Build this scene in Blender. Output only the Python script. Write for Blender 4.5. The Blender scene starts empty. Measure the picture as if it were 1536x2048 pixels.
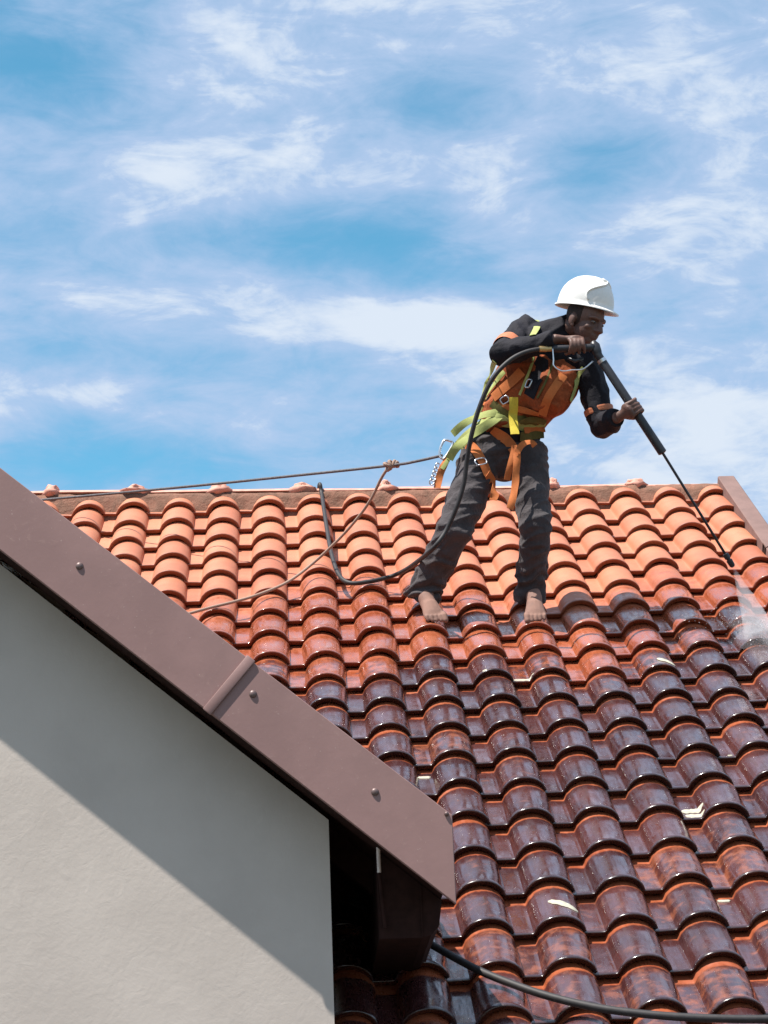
import bpy, bmesh, math, random
from mathutils import Vector, Matrix, noise
random.seed(7)
scene = bpy.context.scene
COL = scene.collection

# ------------------------------------------------------------------ camera
CAM_C = Vector((-0.657228, -9.372786, -2.672964))
CAM_RIGHT = Vector((0.998666, -0.035926, -0.03709))
CAM_UP = Vector((0.023008, -0.33345, 0.942487))
CAM_BACK = Vector((-0.046227, -0.942083, -0.332178))
FPX = 4449.0                       # focal length in photo pixels (1536 x 2048)
cam_data = bpy.data.cameras.new('camera')
cam = bpy.data.objects.new('camera', cam_data)
COL.objects.link(cam)
cam_data.sensor_fit = 'VERTICAL'
cam_data.sensor_height = 24.0
cam_data.lens = 24.0 * FPX / 2048.0
cam_data.clip_start = 0.05
cam_data.clip_end = 3000.0
m = Matrix((CAM_RIGHT, CAM_UP, CAM_BACK)).transposed().to_4x4()
m.translation = CAM_C
cam.matrix_world = m
scene.camera = cam

def at(px, py, Y):
    """world point on the vertical plane y = Y that the photo shows at pixel px, py"""
    d = CAM_RIGHT * ((px - 768) / FPX) - CAM_UP * ((py - 1024) / FPX) - CAM_BACK
    return CAM_C + d * ((Y - CAM_C.y) / d.y)

# ------------------------------------------------------------------ world, sun, exposure
SUN = Vector((-0.40, -0.27, 1.0)).normalized()
world = bpy.data.worlds.new('World')
scene.world = world
world.use_nodes = True
wn, wl = world.node_tree.nodes, world.node_tree.links
wn.clear()
w_out = wn.new('ShaderNodeOutputWorld')
w_bg = wn.new('ShaderNodeBackground')
w_bg.inputs['Strength'].default_value = 0.083
w_sky = wn.new('ShaderNodeTexSky')
w_sky.sky_type = 'NISHITA'
w_sky.sun_disc = False
w_sky.sun_elevation = math.asin(SUN.z)
w_sky.sun_rotation = math.atan2(SUN.x, SUN.y)
w_sky.altitude = 1500
w_sky.air_density = 1.0
w_sky.dust_density = 0.2
w_sky.ozone_density = 3.0
w_tc = wn.new('ShaderNodeTexCoord')

def wmath(op, a, b=None, c=None, clamp=False):
    n = wn.new('ShaderNodeMath'); n.operation = op; n.use_clamp = clamp
    for k, v in enumerate((a, b, c)):
        if v is None: continue
        if isinstance(v, (int, float)): n.inputs[k].default_value = v
        else: wl.new(v, n.inputs[k])
    return n.outputs[0]
def wnoise(scale, detail, rough, dist, offset=(0, 0, 0), sc=(1, 1, 1), rot=(0, 0, 0)):
    mp = wn.new('ShaderNodeMapping')
    mp.inputs['Location'].default_value = offset
    mp.inputs['Rotation'].default_value = rot
    mp.inputs['Scale'].default_value = sc
    wl.new(w_tc.outputs['Generated'], mp.inputs['Vector'])
    n = wn.new('ShaderNodeTexNoise')
    n.inputs['Scale'].default_value = scale
    n.inputs['Detail'].default_value = detail
    n.inputs['Roughness'].default_value = rough
    n.inputs['Distortion'].default_value = dist
    wl.new(mp.outputs[0], n.inputs['Vector'])
    return n.outputs['Fac']
# thin cirrus layer over the whole dome: large masses, streaks and fine wisps
c_big = wnoise(5.0, 4.0, 0.5, 0.3, (3.1, 1.7, 0.2), (1.0, 1.0, 1.9))
c_mid = wnoise(13.0, 6.0, 0.60, 0.45, (0.4, 2.6, 1.3), (1.0, 1.0, 2.2), (0, 0.25, 0))
c_fine = wnoise(30.0, 6.0, 0.64, 0.8, (1.9, 0.3, 0.8), (0.8, 0.8, 2.4), (0, -0.45, 0))
dens = wmath('ADD', wmath('MULTIPLY', c_big, 0.45), wmath('ADD', wmath('MULTIPLY', c_mid, 0.95), wmath('MULTIPLY', c_fine, 0.50)))
# openings (negative) and thick banks (positive) of the layer in the stretch of sky in view
BLOBS = [(30, 120, 170, 110, -.36), (690, 490, 220, 60, -.42), (380, 475, 90, 40, -.28), (1230, 325, 150, 80, -.50),
         (270, 705, 240, 60, -.38), (150, 915, 330, 60, -.52), (690, 900, 220, 60, -.16), (880, 225, 150, 55, -.30), (270, 30, 120, 60, -.18),
         (1000, 560, 300, 50, -.26), (60, 460, 120, 60, -.10), (480, 730, 130, 50, -.10),
         (830, 650, 150, 36, .40), (1290, 850, 200, 170, .14), (300, 270, 300, 200, -.03), (900, 300, 400, 100, .10), (500, 420, 500, 120, .08), (1420, 260, 170, 190, .18),
         (60, 780, 140, 60, .16), (460, 650, 330, 50, .14), (480, 850, 240, 50, .12)]
w_geo = w_tc.outputs['Generated']
for (px, py, sx, sy, amt) in BLOBS:
    d = (CAM_RIGHT * ((px - 768) / FPX) - CAM_UP * ((py - 1024) / FPX) - CAM_BACK).normalized()
    s1 = wn.new('ShaderNodeVectorMath'); s1.operation = 'SUBTRACT'
    wl.new(w_geo, s1.inputs[0]); s1.inputs[1].default_value = d
    s2 = wn.new('ShaderNodeVectorMath'); s2.operation = 'MULTIPLY'
    wl.new(s1.outputs[0], s2.inputs[0])
    s2.inputs[1].default_value = (FPX / sx, FPX / sx, FPX / sy)
    s3 = wn.new('ShaderNodeVectorMath'); s3.operation = 'LENGTH'
    wl.new(s2.outputs[0], s3.inputs[0])
    g = wmath('EXPONENT', wmath('MULTIPLY', wmath('POWER', s3.outputs['Value'], 2.0), -0.7))
    dens = wmath('ADD', dens, wmath('MULTIPLY', g, amt))
w_mr = wn.new('ShaderNodeMapRange'); w_mr.interpolation_type = 'SMOOTHSTEP'
w_mr.inputs['From Min'].default_value = 0.32
w_mr.inputs['From Max'].default_value = 1.19
wl.new(dens, w_mr.inputs['Value'])
w_tint = wn.new('ShaderNodeMix'); w_tint.data_type = 'RGBA'; w_tint.blend_type = 'MULTIPLY'
w_tint.inputs['Factor'].default_value = 1.0
wl.new(w_sky.outputs['Color'], w_tint.inputs['A'])
w_tint.inputs['B'].default_value = (0.92, 1.70, 1.46, 1)
w_ramp = wn.new('ShaderNodeValToRGB')
w_ramp.color_ramp.elements[0].position = 0.0
w_ramp.color_ramp.elements[0].color = (2.35, 3.50, 5.40, 1)
w_ramp.color_ramp.elements[1].position = 1.0
w_ramp.color_ramp.elements[1].color = (3.75, 4.75, 6.2, 1)
w_hi = w_ramp.color_ramp.elements.new(0.84); w_hi.color = (3.30, 4.18, 5.80, 1)
w_ramp.color_ramp.elements[2].color = (4.9, 5.5, 6.3, 1)
wl.new(w_mr.outputs[0], w_ramp.inputs['Fac'])
w_mix = wn.new('ShaderNodeMix'); w_mix.data_type = 'RGBA'
wl.new(w_mr.outputs[0], w_mix.inputs['Factor'])
wl.new(w_tint.outputs['Result'], w_mix.inputs['A'])
wl.new(w_ramp.outputs['Color'], w_mix.inputs['B'])
wl.new(w_mix.outputs['Result'], w_bg.inputs['Color'])
wl.new(w_bg.outputs[0], w_out.inputs['Surface'])

sun_data = bpy.data.lights.new('sun', 'SUN')
sun_data.energy = 5.0
sun_data.angle = math.radians(0.5)
sun_data.color = (1.0, 0.95, 0.88)
sun = bpy.data.objects.new('sun', sun_data)
COL.objects.link(sun)
sun.rotation_euler = SUN.to_track_quat('Z', 'Y').to_euler()
sun.location = (-4, -3, 10)
scene.render.engine = 'CYCLES'
scene.view_settings.view_transform = 'Standard'
scene.view_settings.look = 'None'
scene.view_settings.gamma = 1.0
scene.view_settings.exposure = 0.85
scene.cycles.max_bounces = 6
scene.cycles.diffuse_bounces = 3
scene.cycles.glossy_bounces = 3
scene.cycles.transmission_bounces = 4
scene.cycles.volume_bounces = 1

# ------------------------------------------------------------------ helpers
def link(o, parent=None):
    COL.objects.link(o)
    if parent is not None: o.parent = parent
    return o
def mesh_obj(name, verts, faces, mat, parent=None, smooth=True):
    me = bpy.data.meshes.new(name)
    me.from_pydata([tuple(v) for v in verts], [], faces)
    me.update()
    if smooth:
        me.polygons.foreach_set('use_smooth', [True] * len(me.polygons))
    if mat: me.materials.append(mat)
    return link(bpy.data.objects.new(name, me), parent)
def bm_obj(name, bm, mat, parent=None, smooth=True, autosharp=None):
    me = bpy.data.meshes.new(name)
    bmesh.ops.recalc_face_normals(bm, faces=bm.faces)
    if autosharp is not None:
        for e in bm.edges:
            if len(e.link_faces) == 2 and e.calc_face_angle(0) > math.radians(autosharp): e.smooth = False
    bm.to_mesh(me); bm.free()
    if smooth: me.polygons.foreach_set('use_smooth', [True] * len(me.polygons))
    if mat: me.materials.append(mat)
    return link(bpy.data.objects.new(name, me), parent)
def tag(o, label=None, cat=None, group=None, kind=None):
    if label: o['label'] = label
    if cat: o['category'] = cat
    if group: o['group'] = group
    if kind: o['kind'] = kind
    return o
def empty(name, loc, label, cat, group=None):
    o = bpy.data.objects.new(name, None)
    o.location = loc
    o.empty_display_size = 0.1
    link(o); tag(o, label, cat, group)
    return o
def keep(o, parent):
    """parent o (built in world space) to an empty that is not rotated"""
    o.parent = parent
    o.location = o.location - world_loc(parent)
    return o
def world_loc(o):
    v = Vector(o.location)
    while o.parent is not None:
        o = o.parent; v += Vector(o.location)
    return v
def box(bm, c, sx, sy, sz, rot=None, bevel=0.0):
    M = Matrix.Translation(c) @ (rot.to_4x4() if rot else Matrix.Identity(4)) @ Matrix.Diagonal((sx, sy, sz, 1))
    r = bmesh.ops.create_cube(bm, size=1.0, matrix=M)
    if bevel:
        es = list({e for v in r['verts'] for e in v.link_edges})
        bmesh.ops.bevel(bm, geom=es, offset=bevel, segments=2, profile=0.5, affect='EDGES')
def prism(bm, poly, axis, a0, a1):
    """extrude a polygon; axis 'Y': poly holds (x, z)"""
    def P(p, t): return (p[0], t, p[1]) if axis == 'Y' else ((t, p[0], p[1]) if axis == 'X' else (p[0], p[1], t))
    v0 = [bm.verts.new(P(p, a0)) for p in poly]; v1 = [bm.verts.new(P(p, a1)) for p in poly]
    n = len(poly)
    bm.faces.new(v0); bm.faces.new(v1[::-1])
    for k in range(n): bm.faces.new((v0[k], v1[k], v1[(k + 1) % n], v0[(k + 1) % n]))
def catmull(pts, sub):
    P = [Vector(p) for p in pts]
    out = []
    for k in range(len(P) - 1):
        p0 = P[max(k - 1, 0)]; p1 = P[k]; p2 = P[k + 1]; p3 = P[min(k + 2, len(P) - 1)]
        for q in range(sub):
            t = q / sub
            out.append(0.5 * ((2 * p1) + (p2 - p0) * t + (2 * p0 - 5 * p1 + 4 * p2 - p3) * t * t + (3 * p1 - p0 - 3 * p2 + p3) * t ** 3))
    out.append(P[-1])
    return out
def tube(bm, path, rad, seg=10, cap=True, flat=1.0, up=None, twist=0.0):
    """loft along a path; rad number or list (or list of (ra, rb)); parallel-transported frame"""
    P = [Vector(p) for p in path]; n = len(P)
    T = []
    for k in range(n):
        d = P[min(k + 1, n - 1)] - P[max(k - 1, 0)]
        T.append(d.normalized() if d.length > 1e-9 else Vector((0, 0, 1)))
    u = Vector(up) if up is not None else Vector((0, 0, 1))
    if abs(u.normalized().dot(T[0])) > 0.95: u = Vector((1, 0, 0))
    a = (u - T[0] * u.dot(T[0])).normalized()
    rings = []
    for k in range(n):
        a = (a - T[k] * a.dot(T[k]))
        a = a.normalized() if a.length > 1e-9 else T[k].orthogonal().normalized()
        b = T[k].cross(a)
        r = rad[k] if isinstance(rad, (list, tuple)) else rad
        ra, rb = r if isinstance(r, (list, tuple)) else (r, r * flat)
        rings.append([bm.verts.new(P[k] + a * (ra * math.cos(2 * math.pi * q / seg + twist)) + b * (rb * math.sin(2 * math.pi * q / seg + twist))) for q in range(seg)])
    for k in range(n - 1):
        for q in range(seg):
            bm.faces.new((rings[k][q], rings[k][(q + 1) % seg], rings[k + 1][(q + 1) % seg], rings[k + 1][q]))
    if cap:
        bm.faces.new(rings[0][::-1]); bm.faces.new(rings[-1])
    return rings

# ------------------------------------------------------------------ materials
def new_mat(name):
    mt = bpy.data.materials.new(name); mt.use_nodes = True
    nt = mt.node_tree
    return mt, nt, nt.nodes, nt.links, nt.nodes['Principled BSDF']
def nmath(nt, op, a, b=None, clamp=False):
    n = nt.nodes.new('ShaderNodeMath'); n.operation = op; n.use_clamp = clamp
    for k, v in enumerate((a, b)):
        if v is None: continue
        if isinstance(v, (int, float)): n.inputs[k].default_value = v
        else: nt.links.new(v, n.inputs[k])
    return n.outputs[0]
def nnoise(nt, vec, scale, detail=4, rough=0.55, dist=0.0):
    n = nt.nodes.new('ShaderNodeTexNoise')
    n.inputs['Scale'].default_value = scale; n.inputs['Detail'].default_value = detail
    n.inputs['Roughness'].default_value = rough; n.inputs['Distortion'].default_value = dist
    if vec is not None: nt.links.new(vec, n.inputs['Vector'])
    return n.outputs['Fac']
def nmix(nt, fac, a, b, blend='MIX'):
    n = nt.nodes.new('ShaderNodeMix'); n.data_type = 'RGBA'; n.blend_type = blend
    for key, v in (('Factor', fac), ('A', a), ('B', b)):
        if isinstance(v, (int, float)): n.inputs[key].default_value = v
        elif isinstance(v, (tuple, list)): n.inputs[key].default_value = (*v, 1) if len(v) == 3 else v
        else: nt.links.new(v, n.inputs[key])
    return n.outputs['Result']
def nrange(nt, v, a, b, c=0.0, d=1.0, smooth=True):
    n = nt.nodes.new('ShaderNodeMapRange')
    if smooth: n.interpolation_type = 'SMOOTHSTEP'
    nt.links.new(v, n.inputs['Value'])
    for key, q in (('From Min', a), ('From Max', b), ('To Min', c), ('To Max', d)): n.inputs[key].default_value = q
    return n.outputs[0]
def nbump(nt, h, strength, dist, bsdf, prev=None):
    n = nt.nodes.new('ShaderNodeBump')
    n.inputs['Strength'].default_value = strength; n.inputs['Distance'].default_value = dist
    nt.links.new(h, n.inputs['Height'])
    if prev is not None: nt.links.new(prev, n.inputs['Normal'])
    nt.links.new(n.outputs[0], bsdf.inputs['Normal'])
    return n.outputs[0]
def npos(nt):
    return nt.nodes.new('ShaderNodeNewGeometry').outputs['Position']
def nobj(nt):
    return nt.nodes.new('ShaderNodeTexCoord').outputs['Object']

def simple_mat(name, col, rough=0.6, var=0.15, scale=30.0, bump=0.15, bdist=0.002, metal=0.0, spec=0.5, bscale=None, coords='pos'):
    mt, nt, N, L, b = new_mat(name)
    p = npos(nt) if coords == 'pos' else nobj(nt)
    f = nnoise(nt, p, scale, 5, 0.6)
    dark = tuple(c * (1 - var) for c in col); lite = tuple(min(1, c * (1 + var)) for c in col)
    L.new(nmix(nt, nrange(nt, f, 0.3, 0.7), dark, lite), b.inputs['Base Color'])
    b.inputs['Roughness'].default_value = rough; b.inputs['Metallic'].default_value = metal
    b.inputs['Specular IOR Level'].default_value = spec
    if bump:
        nbump(nt, nnoise(nt, p, bscale or scale * 4, 4, 0.6), bump, bdist, b)
    return mt

def tile_material(joined=False):
    """clay tile: object colour carries r = wetness, g = grime still on it, b = how much orange shows through the grime"""
    mt, nt, N, L, b = new_mat('terracotta_tile')
    oi = N.new('ShaderNodeObjectInfo')
    sep = N.new('ShaderNodeSeparateColor'); L.new(oi.outputs['Color'], sep.inputs[0])
    wet0, dirt0, patch = sep.outputs[0], sep.outputs[1], sep.outputs[2]
    tone = oi.outputs['Random']
    pos = npos(nt)
    obj = nobj(nt)
    so = N.new('ShaderNodeSeparateXYZ'); L.new(obj, so.inputs[0])
    big = nnoise(nt, pos, 5.0, 2, 0.5)
    mid = nnoise(nt, pos, 21.0, 4, 0.55, 0.3)
    fine = nnoise(nt, pos, 240.0, 3, 0.65)
    mp = N.new('ShaderNodeMapping'); mp.inputs['Scale'].default_value = (60, 9, 60); L.new(obj, mp.inputs['Vector'])
    add = N.new('ShaderNodeVectorMath'); add.operation = 'ADD'; L.new(mp.outputs[0], add.inputs[0])
    sc = N.new('ShaderNodeVectorMath'); sc.operation = 'SCALE'; L.new(oi.outputs['Location'], sc.inputs[0]); sc.inputs['Scale'].default_value = 37.0
    L.new(sc.outputs[0], add.inputs[1])
    streak = nnoise(nt, add.outputs[0], 1.0, 4, 0.6, 0.4)
    cen = nmath(nt, 'SUBTRACT', mid, 0.5)
    # the strip sheltered under the next lip stays cleaner and drier
    if joined:
        kv = N.new('ShaderNodeValue'); kv.outputs[0].default_value = 0.1; yl = kv.outputs[0]
    else: yl = so.outputs['Y']
    shelter = nrange(nt, yl, 0.228, 0.266)
    nose_shade = nrange(nt, yl, 0.016, 0.004)  # front lip: dark bead and its shade, painted into the colour
    wet = nrange(nt, nmath(nt, 'SUBTRACT', nmath(nt, 'ADD', wet0, nmath(nt, 'MULTIPLY', cen, 0.8)), nmath(nt, 'MULTIPLY', shelter, 0.4)), 0.30, 0.70)
    damp = nrange(nt, nmath(nt, 'ADD', wet0, nmath(nt, 'MULTIPLY', cen, 0.5)), 0.0, 0.75, smooth=False)
    dirt = nrange(nt, nmath(nt, 'SUBTRACT', nmath(nt, 'ADD', dirt0, nmath(nt, 'MULTIPLY', cen, 1.1)), nmath(nt, 'MULTIPLY', shelter, 0.75)), 0.25, 0.70)
    pn = nmath(nt, 'ADD', mid, nmath(nt, 'MULTIPLY', nmath(nt, 'SUBTRACT', patch, 0.5), 0.45))
    show = nmath(nt, 'MULTIPLY', nrange(nt, pn, 0.52, 0.86), 0.75)
    clean = nmix(nt, tone, (0.338, 0.099, 0.047), (0.451, 0.149, 0.071))
    clean = nmix(nt, nmath(nt, 'MULTIPLY', nrange(nt, big, 0.35, 0.7), 0.4), clean, (0.484, 0.189, 0.096))
    clean = nmix(nt, nmath(nt, 'MULTIPLY', nrange(nt, streak, 0.55, 0.8), 0.30), clean, (0.307, 0.085, 0.041))
    clean = nmix(nt, nmath(nt, 'MULTIPLY', nrange(nt, fine, 0.58, 0.75), 0.22), clean, (0.532, 0.267, 0.161))
    clean = nmix(nt, nmath(nt, 'MULTIPLY', nose_shade, 0.55), clean, (0.13, 0.030, 0.017))
    soaked = nmix(nt, 1.0, clean, (0.84, 0.66, 0.58), 'MULTIPLY')
    clean = nmix(nt, damp, nmix(nt, 1.0, clean, (1.12, 1.20, 1.28), 'MULTIPLY'), soaked)
    grime = nmix(nt, tone, (0.052, 0.018, 0.019), (0.098, 0.030, 0.026))
    grime = nmix(nt, nmath(nt, 'MULTIPLY', nrange(nt, streak, 0.42, 0.72), 0.7), grime, (0.050, 0.018, 0.019))
    grime = nmix(nt, nmath(nt, 'MULTIPLY', nrange(nt, big, 0.45, 0.65), 0.55), grime, (0.034, 0.014, 0.016))
    grime = nmix(nt, show, grime, (0.28, 0.080, 0.033))
    grime = nmix(nt, nmath(nt, 'MULTIPLY', nose_shade, 0.8), grime, (0.020, 0.006, 0.006))  # lip shade painted near-black over the grime
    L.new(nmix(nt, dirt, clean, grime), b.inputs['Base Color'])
    rw = nmath(nt, 'ADD', 0.12, nmath(nt, 'MULTIPLY', nrange(nt, streak, 0.3, 0.8), 0.34))
    rmix = N.new('ShaderNodeMix'); rmix.data_type = 'FLOAT'
    L.new(wet, rmix.inputs['Factor']); rmix.inputs['A'].default_value = 0.55; L.new(rw, rmix.inputs['B'])
    L.new(rmix.outputs['Result'], b.inputs['Roughness'])
    b.inputs['Specular IOR Level'].default_value = 0.6
    L.new(nmath(nt, 'MULTIPLY', wet, nrange(nt, streak, 0.80, 0.40, 0.25, 1.0)), b.inputs['Coat Weight']); L.new(nmath(nt, 'ADD', 0.07, nmath(nt, 'MULTIPLY', nrange(nt, mid, 0.35, 0.7), 0.30)), b.inputs['Coat Roughness']); b.inputs['Coat IOR'].default_value = 1.5
    n1 = nbump(nt, mid, 0.30, 0.004, b)
    nbump(nt, fine, 0.12, 0.0012, b, n1)
    return mt
MAT = {}
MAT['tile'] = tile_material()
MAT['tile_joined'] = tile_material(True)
# ------------------------------------------------------------------ the main tiled roof
PITCH = math.radians(37.0)
W, E = 0.24, 0.2785165
CP, SP = math.cos(PITCH), math.sin(PITCH)
XA, SA, NA = Vector((1, 0, 0)), Vector((0, -CP, -SP)), Vector((0, -SP, CP))
def roof(u, v, h=0.0):
    """column u, row v, height h above the crests of the lips"""
    return XA * ((u - 7) * W) + SA * ((v - 8) * E) + NA * h

RH = 0.064
def _roll(x, a): return -RH * (1 - math.sqrt(max(0.0, 1 - (x / a) ** 2)))
PROFILE = [(-.172, -RH + .008), (-.164, -RH), (-.150, -RH), (-.108, -RH), (-.0935, -RH), (-.0915, -RH + .0012), (-.086, -RH + .011), (-.081, _roll(.0785, .084))]
PROFILE += [(x, _roll(x, .084)) for x in (-.074, -.064, -.052, -.037, -.019, 0, .019, .037, .052, .064, .073)]
PROFILE += [(.0785, _roll(.0785, .084)), (.0825, -RH + .013), (.0845, -RH + .006)]
TH = 0.0275
TLEN = E + 0.05
TILT = -(TH + 0.003) / E
def prof_normals():
    out = []
    for k, (x, z) in enumerate(PROFILE):
        x0, z0 = PROFILE[max(k - 1, 0)]; x1, z1 = PROFILE[min(k + 1, len(PROFILE) - 1)]
        d = Vector((x1 - x0, z1 - z0)).normalized()
        out.append((-d.y, d.x))
    return out
PN = prof_normals()
def tile_geom(seed, TLEN=TLEN):
    rnd = random.Random(seed)
    ph = rnd.uniform(0, 9)
    verts, faces = [], []
    n = len(PROFILE)
    # rings from the underside of the lip, round the nose, then up the slope
    rings = [(0.055, -TH * .92), (0.024, -TH), (0.019, -TH * 0.93), (0.009, -TH * 0.55), (-0.0005, -TH * 0.17), (-0.0018, -TH * 0.06), (0.0025, 0.0004), (0.015, 0.0010), (0.026, -0.0006), (TLEN * .3, -.0006), (TLEN * .58, -.0006), (TLEN, -.0006)]
    for (y, o) in rings:
        for k, (x, z) in enumerate(PROFILE):
            nx, nz = PN[k]
            j = 0.0007 * math.sin(ph + 31 * x + 17 * y) if o > -0.004 else 0
            yj = 0.0012 * math.sin(ph * 2 + 47 * x) if y < 0.04 else 0
            verts.append((x + nx * o, y + yj, z + nz * o + y * TILT + j))
    for r in range(len(rings) - 1):
        for k in range(n - 1):
            a = r * n + k
            faces.append((a, a + n, a + n + 1, a + 1))
    # right edge of the roll closes down by its thickness
    base = len(verts)
    for r, (y, o) in enumerate(rings[6:]):
        x, z = PROFILE[-1]
        verts.append((x - 0.014, y, z - 0.010 + y * TILT))
    for r in range(len(rings) - 7):
        a = (6 + r) * n + n - 1
        faces.append((a, a + n, base + r + 1, base + r))
    return verts, faces
tile_root = tag(empty('tiled_house', roof(7, 22), 'house with a terracotta tiled roof, dry orange at the ridge, soaked dark brown lower down', 'house'), None)
TILE_MESH = []
for s in range(5):
    v, f = tile_geom(s * 11 + 3)
    me = bpy.data.meshes.new('roof_tile')
    me.from_pydata(v, [], f); me.update()
    me.polygons.foreach_set('use_smooth', [True] * len(me.polygons))
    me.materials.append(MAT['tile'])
    TILE_MESH.append(me)
vt, ft = tile_geom(77, 0.135)
TOP_MESH = bpy.data.meshes.new('roof_tile')
TOP_MESH.from_pydata(vt, [], ft); TOP_MESH.update()
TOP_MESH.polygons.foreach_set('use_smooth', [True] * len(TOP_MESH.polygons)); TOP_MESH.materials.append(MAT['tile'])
ROT_ROOF = Matrix((XA, -SA, NA)).transposed()          # local x, y (up the slope), z

def smooth(a, b, t):
    t = max(0.0, min(1.0, (t - a) / (b - a))); return t * t * (3 - 2 * t)
def state(u, v):
    """wetness and grime of a tile: washed clean above the man's feet, soaked and still dirty below"""
    front = 8.75 + 0.25 * math.sin(u * 1.3 + 1.0) - 0.9 * smooth(10.6, 12.6, u)
    dirt = smooth(front - 0.5, front + 0.9, v)
    wet = 0.95 * smooth(3.0, 8.0, v - 0.8 * math.sin(u * 0.8))
    if u > 13.4: dirt *= smooth(8, 10, v)
    return wet, dirt
def row_v(v): return v + (-0.06 if v == 0 else 0.0)
visible, hidden = [], []
for i in range(0, 24):
    for jj in range(-2, 16):
        u, v = jj, i
        if u > 14.4: continue
        # what the wing hides for good goes into one joined piece
        left_limit = -1 + v * 0.54 if v < 14.5 else 4.0
        if v == 0 and u < -1: continue
        if v > 20.5 or u < left_limit - 1.0: hidden.append((u, v))
        else: visible.append((u, v))
tiles = {}
rnd = random.Random(3)
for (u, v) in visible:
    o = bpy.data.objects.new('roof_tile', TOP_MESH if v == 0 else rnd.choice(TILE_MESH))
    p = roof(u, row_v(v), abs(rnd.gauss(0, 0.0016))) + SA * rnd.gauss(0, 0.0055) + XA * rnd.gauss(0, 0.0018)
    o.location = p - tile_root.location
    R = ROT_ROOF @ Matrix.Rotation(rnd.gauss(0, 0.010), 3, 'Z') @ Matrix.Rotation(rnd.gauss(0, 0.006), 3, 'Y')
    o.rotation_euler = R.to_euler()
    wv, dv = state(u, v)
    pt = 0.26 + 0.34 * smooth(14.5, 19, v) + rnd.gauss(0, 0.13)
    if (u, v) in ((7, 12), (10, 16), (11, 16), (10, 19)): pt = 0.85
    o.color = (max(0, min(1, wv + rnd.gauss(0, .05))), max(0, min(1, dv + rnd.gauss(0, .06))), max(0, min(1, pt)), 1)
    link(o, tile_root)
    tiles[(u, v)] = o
hv, hf = [], []
v0, f0 = tile_geom(5)
for (u, v) in hidden:
    b0 = len(hv); p = roof(u, row_v(v)) - tile_root.location
    hv += [p + ROT_ROOF @ Vector(q) for q in v0]; hf += [tuple(b0 + k for k in fc) for fc in f0]
ho = mesh_obj('roof_tiles', hv, hf, MAT['tile_joined'], tile_root); ho['kind'] = 'stuff'; ho.color = (1, 1, .4, 1)

MAT['deck'] = simple_mat('roof_deck', (0.06, 0.03, 0.02), 0.9)
bm = bmesh.new()
dk = [roof(-2.8, -0.75, -.105), roof(14.5, -0.75, -.105), roof(14.55, 24, -.105), roof(-2.8, 24, -.105)]
f = bm.faces.new([bm.verts.new(p - tile_root.location) for p in dk])
r = bmesh.ops.extrude_face_region(bm, geom=[f])
bmesh.ops.translate(bm, verts=[x for x in r['geom'] if isinstance(x, bmesh.types.BMVert)], vec=NA * -0.06)
bm_obj('roof_deck', bm, MAT['deck'], tile_root, smooth=False)

# ridge: rough mortar bed, cap tiles, blobs of mortar on their joints
def mortar_material():
    mt, nt, N, L, b = new_mat('ridge_mortar')
    p = npos(nt)
    a = nnoise(nt, p, 14, 5, 0.6, 0.5); c = nnoise(nt, p, 70, 5, 0.65)
    col = nmix(nt, nrange(nt, a, 0.35, 0.65), (0.215, 0.098, 0.062), (0.145, 0.072, 0.045))
    col = nmix(nt, nmath(nt, 'MULTIPLY', nrange(nt, c, 0.55, 0.75), 0.5), col, (0.33, 0.18, 0.125))
    L.new(col, b.inputs['Base Color']); b.inputs['Roughness'].default_value = 0.9
    n1 = nbump(nt, a, 0.6, 0.02, b); nbump(nt, c, 0.6, 0.008, b, n1)
    return mt
MAT['mortar'] = mortar_material()
MAT['ridge'] = simple_mat('ridge_tile', (0.56, 0.27, 0.20), 0.7, 0.18, 20, 0.25, 0.003)
RV = -0.42                                   # row at which the ridge bed stands
U0, U1 = -2.6, 14.30
YR = roof(0, RV).y + 0.035                   # front edge of the cap tiles
ZR = at(768, 969.5, YR + 0.02).z             # their top
nu = 420
bed_v, bed_f = [], []
b0 = roof(0, RV)
SEC = [(b0.y - 0.030, b0.z - 0.160), (b0.y - 0.006, b0.z - 0.070), (b0.y + 0.004, b0.z - 0.030), (b0.y + 0.016, b0.z + 0.004), (b0.y + 0.024, b0.z + 0.016), (YR + 0.020, ZR - 0.050), (YR + 0.06, ZR - 0.045), (YR + 0.24, ZR - 0.06)]
for k in range(nu + 1):
    u = U0 + (U1 - U0) * k / nu
    x = (u - 7) * W
    for q_, (yy, zz) in enumerate(SEC):
        nz = noise.fractal(Vector((x * 7.0, q_ * 0.6, 3.1)), 1.0, 2.0, 4)
        lump = max(0, noise.noise(Vector((x * 2.6, q_ * 0.5, 8.0)))) * 0.022 * (1 if 0 < q_ < 4 else 0.15)
        bed_v.append(Vector((x, yy - 0.012 * nz * (1 if q_ < 4 else 0.25) - lump, zz + 0.006 * nz * (1 if q_ < 5 else 0.2) - (0.0105 * x + 0.0075 if q_ > 3 else 0))) - tile_root.location)
ns = len(SEC)
for k in range(nu):
    for q_ in range(ns - 1):
        a = k * ns + q_
        bed_f.append((a, a + ns, a + ns + 1, a + 1))
mesh_obj('ridge_mortar', bed_v, bed_f, MAT['mortar'], tile_root)
joints = [at(px, 972, YR).x / W + 7 for px in (-62, 103, 272, 440, 604, 770, 938, 1106, 1272)]
edges_u = [U0] + joints + [14.28]
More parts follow.
